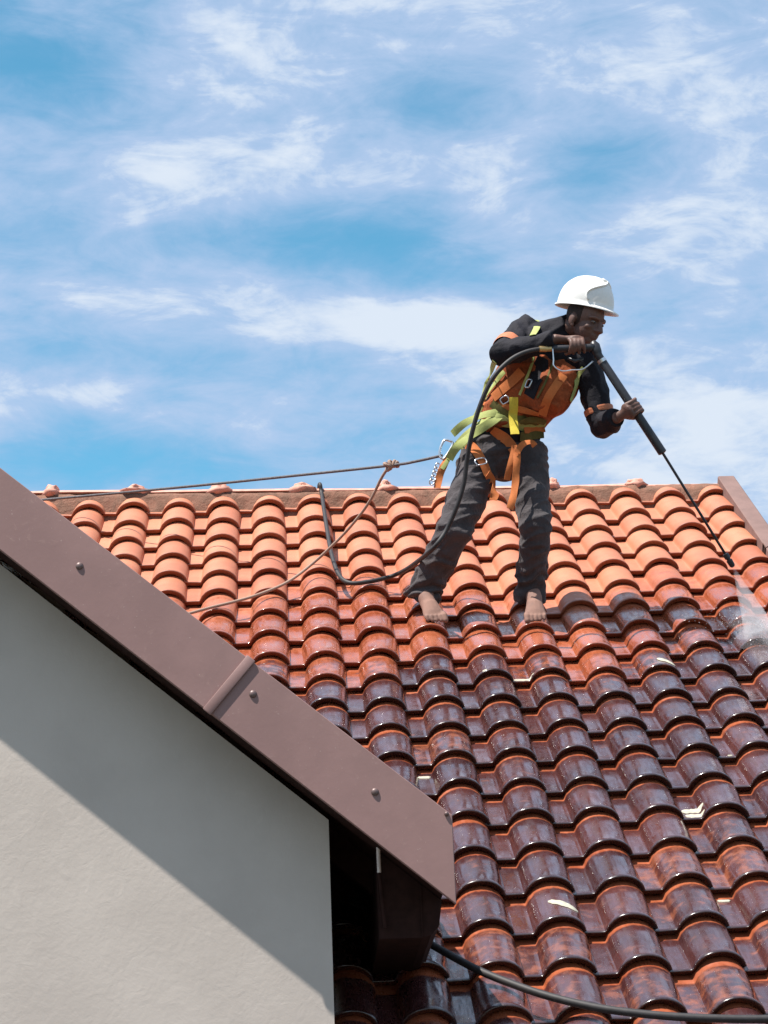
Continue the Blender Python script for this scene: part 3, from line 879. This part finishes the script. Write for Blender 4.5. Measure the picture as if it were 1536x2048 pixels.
# --- folds
def folds(seed, f=1.0, amp=0.009, ax=(5.5, 5.5, 15.0)):
    def d(p):
        q = Vector((p.x * ax[0] + p.z * 4.0, p.y * ax[1], p.z * ax[2] - p.x * 6.0)) * f + Vector((seed, seed * 2, 0))
        n = noise.noise(q) + 0.5 * noise.noise(q * 2.1 + Vector((5, 1, 2)))
        r = 1.0 - abs(noise.noise(q * 0.8 + Vector((9, 4, 7)))) * 2.2
        return amp * (0.6 * n + 0.8 * max(0.0, r) ** 2 - 0.35)
    return d
# trousers
bm = bmesh.new()
tube(bm, [pel + Vector((0.004, 0, .055)), pel, pel - Vector((0.0, 0, .07)), pel - Vector((0, 0, .12))], [(.105, .160), (.118, .172), (.112, .168), (.07, .10)], 24, up=FWD)
ellipsoid(bm, J((1008, 925, .30)), (.10, .10, .085), None, 18)
def trouser_leg(h, k_, a_, hem, wide):
    bend = (k_ - h.lerp(a_, .5)) * 0.0
    pts = [h + Vector((0, 0, .03)), h.lerp(k_, .3), h.lerp(k_, .65), k_, k_.lerp(a_, .4), k_.lerp(a_, .85), hem]
    tube(bm, pts, [r * wide for r in (.096, .092, .086, .080, .077, .076, .074)], 20)
trouser_leg(hipA, kneeA, ankA, ankA + (ankA - kneeA).normalized() * 0.060 + SA * 0.028, 1.04)
trouser_leg(hipB, kneeB, ankB, ankB + (ankB - kneeB).normalized() * 0.060 + SA * 0.028, 0.92)
tr_me = remesh(bm, 0.0065, 5)
for v in tr_me.vertices: pass
fd = folds(2.0, 1.15, 0.0125)
def trouser_fold(p):
    # tighter bunching towards the hems and behind the knees
    t = max(0.0, 1 - (p.z - 0.33) / 0.22)
    return fd(p) + 0.010 * t * math.sin(p.z * 95 + 9 * noise.noise(p * 9))
trousers = finish(tr_me, 'trousers', MAT['trousers'], man, trouser_fold)
# jacket with long sleeves
bm = bmesh.new()
tube(bm, [pel + Vector((0, 0, .02)), wst - Vector((0, 0, .03)), wst, rib, cst, ucs, nck, nck.lerp(hed, .34)], [(.110, .155), (.112, .150), (.112, .150), (.118, .160), (.130, .180), (.118, .172), (.084, .090), (.066, .068)], 24, up=FWD)
def sleeve(s, e, w, r, cuff):
    tube(bm, [cst.lerp(ucs, .6).lerp(s, .55), s, s.lerp(e, .45), e.lerp(s, .08)], [.080 * r, .076 * r, .068 * r, .062 * r], 18)
    ellipsoid(bm, e, (.060 * r,) * 3, None, 16)
    tube(bm, [e.lerp(w, .02), e.lerp(w, .35), e.lerp(w, .70), e.lerp(w, cuff)], [.060 * r, .056 * r, .049 * r, .044 * r], 16)
sleeve(shA, elA, wrA, 1.0, 0.99)
sleeve(shB, elB, wrB, 1.0, 0.92)
jk_me = remesh(bm, 0.006, 5)
jacket = finish(jk_me, 'jacket', MAT['jacket'], man, folds(6.0, 1.25, 0.010, (9, 9, 9)))
# sleeve bands at both elbows
def band(name, s, e, t0, t1, rad, par):
    bm = bmesh.new()
    n = 6
    pts = [s.lerp(e, t0 + (t1 - t0) * k / n) for k in range(n + 1)]
    rings = tube(bm, pts, [rad * (0.97 if k in (0, n) else 1.0) for k in range(n + 1)], 28, cap=False)
    for v in bm.verts: v.co += Vector((noise.noise(v.co * 22), noise.noise(v.co * 22 + Vector((3, 0, 0))), noise.noise(v.co * 22 + Vector((0, 5, 0))))) * 0.004
    pobj(name, bm, MAT['band'], par)
band('sleeve_band', shA, elA, 0.66, 0.84, 0.0680, jacket)
band('sleeve_band', shB, elB, 0.72, 0.81, 0.0680, jacket)
# vest: sleeveless, hanging loose at the belly
bm = bmesh.new()
lowest = J((1030, 868, .24))
tube(bm, [lowest, wst + Vector((0.004, -.01, 0)), rib + Vector((0.01, -.01, 0)), cst + Vector((0, -.006, 0)), cst.lerp(ucs, .6)], [(.128, .150), (.128, .158), (.142, .172), (.146, .186), (.128, .160)], 26, up=FWD)
ellipsoid(bm, J((1098, 786, .08)), (.118, .115, .118), None, 20)
ellipsoid(bm, J((1112, 762, .10)), (.110, .110, .125), None, 20)
vs_me = remesh(bm, 0.006, 6)
vest = finish(vs_me, 'safety_vest', MAT['vest'], man, folds(11.0, 1.2, 0.010, (7, 7, 12)))

# --- what straps lie on
SURF = []
for o in (vest, jacket, trousers):
    bv = BVHTree.FromPolygons([v.co + man.location for v in o.data.vertices], [tuple(p.vertices) for p in o.data.polygons])
    SURF.append(bv)
def surf(px, py, lift=0.006):
    """where the sight line through a photo pixel meets the clothes"""
    d = (CAM_RIGHT * ((px - 768) / FPX) - CAM_UP * ((py - 1024) / FPX) - CAM_BACK).normalized()
    best = None
    for bv in SURF:
        h = bv.ray_cast(CAM_C, d)
        if h[0] is not None and (best is None or h[3] < best[2]): best = (h[0], h[1], h[3])
    if best is None: return None, None
    n = best[1] if best[1].dot(d) < 0 else -best[1]
    return best[0] + n * lift, n
def ribbon(name, pts, width, mat, parent, lift=0.006, thick=0.0018, sub=6, free_n=None, curl=0.0, label=None):
    """webbing strap: pts are (px, py) laid on the clothes or (px, py, Y) hanging free"""
    P, Nn = [], []
    for p in pts:
        if len(p) == 2:
            c, n = surf(p[0], p[1], lift)
            if c is None: c, n = at(p[0], p[1], .2), Vector((0, -1, 0.2))
        else:
            c, n = at(*p), (free_n or Vector((0.0, -1, 0.15)))
        P.append(c); Nn.append(n)
    C = catmull(P, sub)
    Ns = []
    for k in range(len(P) - 1):
        for q in range(sub): Ns.append(Nn[k].lerp(Nn[k + 1], q / sub).normalized())
    Ns.append(Nn[-1].normalized())
    bm = bmesh.new(); rings = []
    for k, c in enumerate(C):
        t = (C[min(k + 1, len(C) - 1)] - C[max(k - 1, 0)]).normalized()
        n = Ns[k]
        if curl: n = (Matrix.Rotation(curl * math.sin(k * 0.45), 3, t) @ n)
        n = (n - t * n.dot(t)).normalized(); s = t.cross(n)
        w = width if not isinstance(width, (list, tuple)) else width[0] + (width[1] - width[0]) * k / (len(C) - 1)
        prof = [(-w / 2, -thick), (-w / 2, 0), (-w / 4, thick * .5), (0, thick * .7), (w / 4, thick * .5), (w / 2, 0), (w / 2, -thick)]
        rings.append([bm.verts.new(c + s * a + n * b) for a, b in prof])
    m_ = len(rings[0])
    for k in range(len(rings) - 1):
        for q in range(m_): bm.faces.new((rings[k][q], rings[k][(q + 1) % m_], rings[k + 1][(q + 1) % m_], rings[k + 1][q]))
    bm.faces.new(rings[0]); bm.faces.new(rings[-1][::-1])
    o = pobj(name, bm, MAT[mat], parent, smooth=True, autosharp=50)
    if label: o['label'] = label
    return o
# waist belt of the harness carries the other straps
harness = ribbon('harness', [(916, 893), (935, 872), (962, 852), (990, 838), (1020, 846), (1052, 852), (1086, 852)], 0.050, 'webbing_green', man, 0.010, label='lime and orange fall-arrest harness')
def strap(pts, w, mat, label=None, **k): return ribbon('strap', pts, w, mat, harness, label=label, **k)
strap([(898, 918, .20), (912, 896, .17), (940, 872, .15), (970, 852, .13), (1000, 832, .12), (1004, 826, .12)], 0.040, 'webbing_green', 'lime waist strap end', curl=0.3)
strap([(905, 868, .19), (930, 846, .15), (965, 830, .13), (1000, 824, .12)], 0.036, 'webbing_green', curl=0.25)
strap([(1030, 792), (1026, 815), (1024, 838), (1030, 868, .07)], 0.040, 'webbing_yellow', 'bright yellow hanging strap', lift=0.022)
ribbon('front_panel', [(1088, 716), (1080, 740), (1070, 765), (1058, 792)], 0.072, 'jacket', vest, 0.004)
ribbon('edge_trim', [(1068, 716), (1060, 740), (1050, 765), (1040, 790)], 0.012, 'webbing_green', vest, 0.007)
ribbon('edge_trim', [(1108, 718), (1100, 742), (1090, 768), (1076, 796)], 0.010, 'webbing_olive', vest, 0.007)
strap([(1036, 842), (1062, 838), (1088, 842)], 0.030, 'webbing_olive', lift=0.012)
strap([(985, 806), (1010, 826), (1040, 838), (1070, 848)], 0.040, 'webbing_olive', lift=0.008)
strap([(1046, 862), (1068, 858), (1090, 858)], 0.030, 'webbing_orange', lift=0.014)
strap([(1072, 640), (1074, 655), (1066, 672)], 0.030, 'webbing_green')
strap([(990, 722), (976, 760), (966, 800), (950, 836)], 0.026, 'webbing_green')
strap([(1012, 744), (1000, 756), (988, 776), (972, 800)], 0.024, 'webbing_green', lift=0.012)
strap([(1168, 736), (1158, 752), (1148, 775), (1138, 802)], 0.022, 'webbing_green', lift=0.010)
strap([(1045, 742), (1028, 760), (1008, 778), (988, 796)], 0.046, 'webbing_orange', lift=0.010)
strap([(1126, 752), (1108, 775), (1094, 800), (1086, 828)], 0.040, 'webbing_orange', lift=0.010)
strap([(968, 806), (1004, 812), (1040, 818), (1080, 826)], 0.030, 'webbing_orange', lift=0.010)
strap([(985, 856), (1000, 868), (1015, 884), (1028, 902)], 0.048, 'webbing_orange', lift=0.012)
strap([(936, 888), (950, 902), (964, 926), (974, 950)], 0.046, 'webbing_orange', 'orange leg strap', lift=0.010)
strap([(972, 948), (982, 966), (990, 984, .16), (986, 1000, .16)], 0.040, 'webbing_orange', lift=0.012, curl=0.5)
strap([(1032, 890, .10), (1034, 915, .10), (1032, 950, .10), (1028, 985, .10), (1020, 1018, .10)], 0.034, 'webbing_orange', 'long loose orange strap end', curl=0.5)
strap([(1030, 892, .11), (1022, 925, .12), (1014, 960, .14)], 0.030, 'webbing_orange', curl=0.4)
strap([(1034, 905, .09), (1046, 888, .09), (1062, 884, .10), (1070, 892, .11)], 0.028, 'webbing_orange', curl=0.3)
strap([(1040, 872), (1066, 870), (1088, 868)], 0.044, 'webbing_olive', lift=0.012)
strap([(900, 908, .22), (888, 930, .21), (880, 950, .21), (874, 976, .21)], 0.034, 'webbing_orange', 'strap end dangling behind the hip', curl=0.4)
strap([(908, 900, .21), (896, 920, .205), (884, 938, .205)], 0.020, 'webbing_green')
# buckles
def buckle(px, py, ang, w=0.046, h=0.030):
    c, n = surf(px, py, 0.018)
    if c is None: return
    t = Vector((math.cos(ang), 0, math.sin(ang))); t = (t - n * t.dot(n)).normalized(); s = n.cross(t)
    bm = bmesh.new()
    pts = [c + t * a * w / 2 + s * b * h / 2 for a, b in ((-1, -1), (1, -1), (1, 1), (-1, 1), (-1, -1), (1, -1))]
    tube(bm, catmull(pts[:5], 4), 0.0035, 8)
    pobj('buckle', bm, MAT['chrome'], harness)
buckle(960, 928, 0.4); buckle(1062, 770, 0.9, .034, .026); buckle(1012, 800, 0.5, .034, .026)
# carabiner on the hip with a shackle below it
bm = bmesh.new()
loop = [(905, 884, .22), (890, 880, .22), (882, 892, .22), (879, 908, .22), (886, 918, .22), (896, 906, .22), (905, 890, .22), (905, 884, .22)]
tube(bm, catmull([J(p) for p in loop], 5), 0.0058, 10)
pobj('carabiner', bm, MAT['chrome'], harness)
bm = bmesh.new()
for k in range(5):
    c = J((876 - k * 3.0, 932 + k * 8, .215))
    pts = [c + Vector((0.011 * math.cos(t), 0.004 * math.sin(2 * t), 0.014 * math.sin(t))) for t in [2 * math.pi * q / 12 for q in range(13)]]
    tube(bm, pts, 0.0034, 8)
pobj('chain', bm, MAT['chrome'], harness)

# --- helmet
bm = bmesh.new()
kz = Vector((0.22, -0.32, 1.0)).normalized()
kf = (Vector((0.86, -0.45, 0.0)) - kz * Vector((0.86, -0.45, 0.0)).dot(kz)).normalized()
kx = kf.cross(kz).normalized()
KM = Matrix((kx, kf, kz)).transposed()
kc = J((1172, 614, -.030))
def K(x, y, z): return kc + KM @ Vector((x, y, z))
nu_, nv_ = 48, 16
rings = []
def shell(ph, th, off=0.0):
    # th 0 at the rim, pi/2 at the crown
    rx, ry, rz_ = 0.112 + off, 0.134 + off, 0.140 + off
    c, s = math.cos(th), math.sin(th)
    x, y, z = rx * (c ** 0.82) * math.sin(ph), ry * (c ** 0.82) * math.cos(ph), rz_ * (s ** 0.92 if s > 0 else 0)
    crest = 0.007 * math.exp(-(x / 0.016) ** 2) * max(0, s) ** 0.6
    side = 0.0
    return K(x, y - 0.004, z + crest)
for k in range(nv_ + 1):
    th = math.pi / 2 * k / nv_ * 0.995
    rings.append([bm.verts.new(shell(2 * math.pi * q / nu_, th)) for q in range(nu_)])
inner = [[bm.verts.new(shell(2 * math.pi * q / nu_, math.pi / 2 * k / nv_ * 0.995, -0.004)) for q in range(nu_)] for k in range(nv_ + 1)]
brim = []
for t in (0.0, 0.5, 1.0):
    row = []
    for q in range(nu_):
        ph = 2 * math.pi * q / nu_
        ext = 0.010 + 0.020 * max(0, math.cos(ph)) ** 2.5
        row.append(bm.verts.new(K((0.112 + ext * t) * math.sin(ph), (0.134 + ext * t) * math.cos(ph) - 0.004, -0.006 * t - (0.010 * t * max(0, math.cos(ph)) ** 2))))
    brim.append(row)
brim2 = []
for q in range(nu_):
    brim2.append(bm.verts.new(brim[2][q].co - kz * 0.005))
def bridge(A, B):
    for q in range(nu_): bm.faces.new((A[q], A[(q + 1) % nu_], B[(q + 1) % nu_], B[q]))
for k in range(nv_): bridge(rings[k], rings[k + 1]); bridge(inner[k + 1], inner[k])
bm.faces.new(rings[-1]); bm.faces.new(inner[-1][::-1])
bridge(brim[1], brim[0]); bridge(brim[2], brim[1]); bridge(brim2, brim[2]); bridge(inner[0], brim2)
bmesh.ops.remove_doubles(bm, verts=bm.verts, dist=0.0004)
helmet = pobj('helmet', bm, MAT['white'], man, autosharp=60)
helmet['label'] = 'white hard hat'
# raised ribs curving over the shell
for s in (-1, 1):
    bm = bmesh.new()
    pts = []
    for k in range(15):
        t = k / 14
        ph = s * (1.20 - 1.10 * t + 0.35 * math.sin(t * math.pi * 1.6))
        th = 0.10 + 1.05 * t
        pts.append(shell(ph, th, 0.0015))
    tube(bm, pts, [(0.004, 0.0075)] * 15, 8, up=kz)
    pobj('rib', bm, MAT['white'], helmet)
# ------------------------------------------------------------------ pressure lance, hoses, ropes, spray
def onroof(px, py, h=0.0):
    d = CAM_RIGHT * ((px - 768) / FPX) - CAM_UP * ((py - 1024) / FPX) - CAM_BACK
    return CAM_C + d * ((h - NA.dot(CAM_C)) / NA.dot(d))
lance = tag(empty('pressure_lance', lan_0, 'black pressure washer lance with trigger gun held in both hands of the worker', 'lance'), None)
bm = bmesh.new()
gd = (gun_b - gun_a).normalized()
tube(bm, [gun_a, gun_a + gd * 0.02, gun_a.lerp(gun_b, .5), gun_b - gd * .02, gun_b], [.014, .017, .016, .018, .019], 16)
pobj('grip', bm, MAT['black'], lance)
bm = bmesh.new()
hd = gun_b.lerp(lan_0, .5)
ellipsoid(bm, hd + Vector((0, 0, .01)), (.024, .022, .044), Matrix.Rotation(-0.35, 3, 'Y'), 20)
tube(bm, [hd + Vector((-.012, 0, .050)), hd + Vector((.004, 0, .03)), lan_0, lan_0 + lan_dir * .05], [.011, .017, .020, .019], 16)
hm = remesh(bm, 0.005, 3)
gh = finish(hm, 'gun_head', MAT['black'], lance)
bm = bmesh.new()
g0 = gun_a + Vector((0.004, -.012, -.004)); 
g1, g2, g3 = J((1108, 732, -.15)), J((1124, 742, -.15)), J((1166, 738, -.145))
tube(bm, catmull([g0, g0.lerp(g1, .6), g1, g2, g2.lerp(g3, .5), g3, J((1186, 722, -.13))], 5), 0.0036, 8)
pobj('trigger_guard', bm, MAT['chrome'], lance)
bm = bmesh.new()
tube(bm, [J((1136, 716, -.14)), J((1150, 722, -.14)), J((1166, 716, -.13))], [.006, .009, .007], 10)
pobj('trigger', bm, MAT['black'], lance)
bm = bmesh.new()
l0 = lan_0 + lan_dir * .03
tube(bm, [l0, l0 + lan_dir * .004, lan_1 - lan_dir * .012, lan_1 - lan_dir * .004, lan_1], [.017, .0195, .0205, .0205, .012], 20)
slv = pobj('sleeve', bm, MAT['black'], lance, autosharp=50)
bm = bmesh.new()
tube(bm, [l0 - lan_dir * .006, l0 + lan_dir * .010], .0215, 18)
pobj('collar', bm, MAT['chrome'], lance, autosharp=50)
bm = bmesh.new()
tube(bm, [lan_1 - lan_dir * .02, lan_1, lan_1.lerp(lan_2, .5) , lan_2], .0062, 12)
pobj('wand', bm, MAT['black'], lance)
nz_d = (lan_2 - lan_1).normalized()
bm = bmesh.new()
tube(bm, [lan_2 - nz_d * .012, lan_2 - nz_d * .010, lan_2 + nz_d * .012, lan_2 + nz_d * .014, lan_2 + nz_d * .020, lan_2 + nz_d * .022, lan_2 + nz_d * .050, lan_2 + nz_d * .058], [.008, .014, .014, .010, .010, .0145, .013, .007], 14)
pobj('nozzle', bm, MAT['black'], lance, autosharp=45)

def cord(name, pts, r, mat, label, cat, group=None, sub=8, seg=12):
    P = catmull(pts, sub)
    root = P[0]
    bm = bmesh.new(); tube(bm, P, r, seg)
    for v in bm.verts: v.co -= root
    o = bm_obj(name, bm, mat, None)
    o.location = root
    return tag(o, label, cat, group)
R_ = lambda x, y, h=0.012: onroof(x, y, h)
hose_pts = [gun_a + gd * 0.005, J((1090, 697, -.15)), J((1052, 704, -.17)), J((1018, 722, -.18)), J((986, 756, -.17)), J((962, 806, -.13)), J((944, 866, -.08)), J((934, 920, -.03)), J((928, 965, .0)), J((914, 1012, .03)), J((894, 1058, .07)), J((874, 1088, .075)), J((855, 1107, .14)), J((835, 1123, .34)),
            J((812, 1139, .58)), R_(784, 1152, .013), R_(740, 1163, .013), R_(700, 1166, .013), R_(678, 1150, .013), R_(664, 1112, .013), R_(655, 1065, .013), R_(648, 1020, .012)]
rdg = Vector((0, YR + 0.01, ZR + 0.012))
x1_, x2_ = at(643, 985, YR).x, at(640, 965, YR).x
hose_pts += [Vector((x1_, YR - 0.045, ZR - 0.075)), Vector((x2_, YR - 0.012, ZR - 0.002)), Vector((x2_ - .005, YR + 0.10, ZR + 0.014)), Vector((x2_ - .01, YR + 0.30, ZR - 0.06)), Vector((x2_ - .02, YR + 0.8, ZR - 0.46))]
hose = cord('hose', hose_pts, 0.0105, MAT['rubber'], 'black hose looping from the trigger gun down to the dry tiles and over the ridge', 'hose')
bm = bmesh.new()
ha, hb = gun_a + gd * 0.006, J((1078, 698, -.158))
tube(bm, [ha, ha.lerp(hb, .4), ha.lerp(hb, .45), hb], [.012, .012, .0145, .0135], 12)
for v in bm.verts: v.co -= hose.location
bm_obj('coupling', bm, simple_mat('brass', (0.55, 0.38, 0.17), 0.35, 0.1, 50, 0.05, 0.0005, metal=0.8), hose, autosharp=45)

low = [R_(700, 1800, .03), R_(770, 1836, .02), R_(850, 1882, .016), R_(950, 1937, .016), R_(1030, 1970, .016), R_(1110, 1996, .016), R_(1210, 2018, .016), R_(1320, 2031, .016), R_(1430, 2037, .016), R_(1540, 2038, .016), R_(1660, 2034, .016), R_(1800, 2026, .016)]
cord('hose', low, 0.0125, MAT['rubber'], 'thick black hose lying across the soaked tiles below the bargeboard', 'hose')

# ropes
def rope_mat():
    mt, nt, N, L, b = new_mat('rope_fibre')
    p = npos(nt)
    w = N.new('ShaderNodeTexWave'); w.inputs['Scale'].default_value = 55; w.inputs['Distortion'].default_value = 1.0
    mp = N.new('ShaderNodeMapping'); mp.inputs['Rotation'].default_value = (0, 0.8, 0.2); L.new(p, mp.inputs[0]); L.new(mp.outputs[0], w.inputs['Vector'])
    L.new(nmix(nt, w.outputs['Fac'], (0.24, 0.15, 0.115), (0.40, 0.27, 0.205)), b.inputs['Base Color'])
    b.inputs['Roughness'].default_value = 0.85
    nbump(nt, w.outputs['Fac'], 0.4, 0.003, b)
    return mt
MAT['rope'] = rope_mat()
knot = J((780, 931, .46))
clip = J((884, 911, .22))
end_l = onroof(70, 1001, .03)
life = [clip, clip.lerp(knot, .5) + Vector((0, 0, -.004)), knot, knot.lerp(end_l, .25) - Vector((0, 0, .004)), knot.lerp(end_l, .5) - Vector((0, 0, .006)), knot.lerp(end_l, .75) - Vector((0, 0, .004)), end_l, onroof(0, 1006, .02), onroof(-90, 1012, .02)]
MAT['rope_grey'] = simple_mat('grey_rope', (0.105, 0.095, 0.100), 0.8, 0.3, 90, 0.5, 0.003)
rope1 = cord('rope', life, 0.0068, MAT['rope_grey'], 'taut safety rope running from the harness along the ridge to the left', 'rope')
slack = [knot, J((764, 954, .50)), J((742, 998, .58)), J((712, 1040, .66)), J((672, 1084, .74)), J((624, 1128, .80)), R_(575, 1164, .012), R_(520, 1188, .010), R_(470, 1203, .010), R_(425, 1214, .010), R_(385, 1225, .010), R_(330, 1240, .010)]
rope2 = cord('rope', slack, 0.0072, MAT['rope'], 'slack tan rope dropping from the knot across the dry tiles', 'rope')
bm = bmesh.new()
for k, (o, rr, ax) in enumerate(((Vector((0, 0, 0)), .020, 0.2), (Vector((.016, 0, .004)), .017, 0.9), (Vector((-.014, -.004, -.006)), .018, -0.5), (Vector((.026, 0, .002)), .014, 1.2))):
    pts = []
    for q in range(17):
        t = 2 * math.pi * q / 16
        v = Matrix.Rotation(ax, 3, 'Y') @ Vector((0.008 * math.sin(2 * t), rr * math.cos(t), rr * math.sin(t)))
        pts.append(knot + o + v)
    tube(bm, pts, 0.0078, 10)
for v in bm.verts: v.co -= rope2.location
bm_obj('knot', bm, MAT['rope'], rope2)

# cream chips left on a few tiles: they follow the tile's own surface
MAT['chip'] = simple_mat('cream_chip', (0.40, 0.38, 0.30), 0.85, 0.12, 80, 0.3, 0.002)
def chip(u, v, pts_x, y0, y1, seed, skew=0.0):
    """pts_x: from, to across the tile; y0..y1 up the tile"""
    if (u, v) not in tiles: return
    rr = random.Random(seed)
    def zp(x):
        for k in range(len(PROFILE) - 1):
            if PROFILE[k][0] <= x <= PROFILE[k + 1][0]:
                t = (x - PROFILE[k][0]) / (PROFILE[k + 1][0] - PROFILE[k][0]); return PROFILE[k][1] + t * (PROFILE[k + 1][1] - PROFILE[k][1])
        return PROFILE[-1][1]
    n, vs, fs = 14, [], []
    for k in range(n + 1):
        x = pts_x[0] + (pts_x[1] - pts_x[0]) * k / n
        tap = min(1.0, 5.0 * min(k / n, 1 - k / n) + 0.25)
        ym = (y0 + y1) / 2 + skew * (k / n - 0.5)
        hh = (y1 - y0) / 2 * tap * rr.uniform(0.8, 1.15)
        for yy, dz in ((ym - hh, .0004), (ym - hh * .7, .0030), (ym + hh * .7, .0030), (ym + hh, .0004)):
            vs.append((x, yy, zp(x) + max(yy, 0.0) * TILT + dz))
    for k in range(n):
        for q in range(3): a = k * 4 + q; fs.append((a, a + 4, a + 5, a + 1))
    o = mesh_obj('chip', vs, fs, MAT['chip'], tiles[(u, v)])
chip(9, 9, (-.160, -.074), .004, .030, 1)
chip(11, 14, (-.150, -.080), .012, .048, 2); chip(11, 14, (-.158, -.076), .062, .108, 3, 0.01)
chip(8, 17, (-.030, .066), .090, .135, 4, -0.05)
chip(11, 9, (-.010, .064), .045, .085, 5, -0.04)
chip(7, 13, (-.150, -.100), .190, .215, 6); chip(11, 17, (-.150, -.105), .225, .245, 7)
chip(8, 9, (-.050, -.030), .002, .016, 8); chip(12, 12, (-.120, -.100), .01, .022, 9)

# the water: a fan of fine spray and the mist where it strikes the tiles
def spray_mat(name, dens):
    mt, nt, N, L, b = new_mat(name)
    N.remove(b)
    v = N.new('ShaderNodeVolumePrincipled')
    v.inputs['Color'].default_value = (0.97, 0.97, 1.0, 1); v.inputs['Density'].default_value = dens
    v.inputs['Anisotropy'].default_value = 0.2
    L.new(v.outputs[0], N['Material Output'].inputs['Volume'])
    return mt
tip = lan_2 + nz_d * .060
hit = onroof(1524, 1270, 0.0)
spray = tag(empty('water_spray', hit, 'white fan of spray hitting the tiles from the lance nozzle', 'water spray'), None)
bm = bmesh.new()
n = 14
fan = (XA * 0.94 + SA * -0.34).normalized()
path, rad = [], []
for k in range(n + 1):
    t = k / n
    path.append(tip.lerp(hit, t)); rad.append((0.004 + 0.085 * t, 0.004 + 0.034 * t))
tube(bm, path, rad, 20, up=fan)
for v in bm.verts:
    t = (v.co - tip).length / (hit - tip).length
    v.co += Vector((noise.noise(v.co * 25), noise.noise(v.co * 25 + Vector((4, 0, 0))), noise.noise(v.co * 25 + Vector((0, 7, 0))))) * 0.014 * t
pobj('jet', bm, spray_mat('spray_jet', 14.0), spray)
def mist(c, r, seed, dens):
    bm = bmesh.new(); bmesh.ops.create_icosphere(bm, subdivisions=4, radius=1.0)
    for v in bm.verts:
        d = 1 + 0.55 * noise.fractal(v.co * 1.4 + Vector((seed, 0, 0)), 1.0, 2.0, 4)
        v.co = c + ROT_ROOF @ Vector((v.co.x * r[0] * d, v.co.y * r[1] * d, v.co.z * r[2] * d + 0.02))
    pobj('mist', bm, spray_mat('spray_mist', dens), spray)
mist(hit + XA * .06, (.22, .20, .050), 1.0, 1.3)
mist(hit + XA * .04, (.14, .10, .050), 4.0, 3.0)
# drops flung up
MAT['water'] = new_mat('water_drop')[0]
wb = MAT['water'].node_tree.nodes['Principled BSDF']
wb.inputs['Base Color'].default_value = (0.9, 0.92, 0.95, 1); wb.inputs['Roughness'].default_value = 0.05; wb.inputs['Transmission Weight'].default_value = 0.6; wb.inputs['IOR'].default_value = 1.33
rr = random.Random(5); bm = bmesh.new()
for k in range(420):
    a = rr.uniform(0, 2 * math.pi); q = abs(rr.gauss(0, 0.15))
    p = hit + XA * (q * math.cos(a) * 1.2) - SA * (q * math.sin(a)) + NA * (0.008 + abs(rr.gauss(0, .035)))
    bmesh.ops.create_icosphere(bm, subdivisions=1, radius=rr.uniform(.0010, .0026), matrix=Matrix.Translation(p))
dr = pobj('drops', bm, MAT['water'], spray); dr['kind'] = 'stuff'
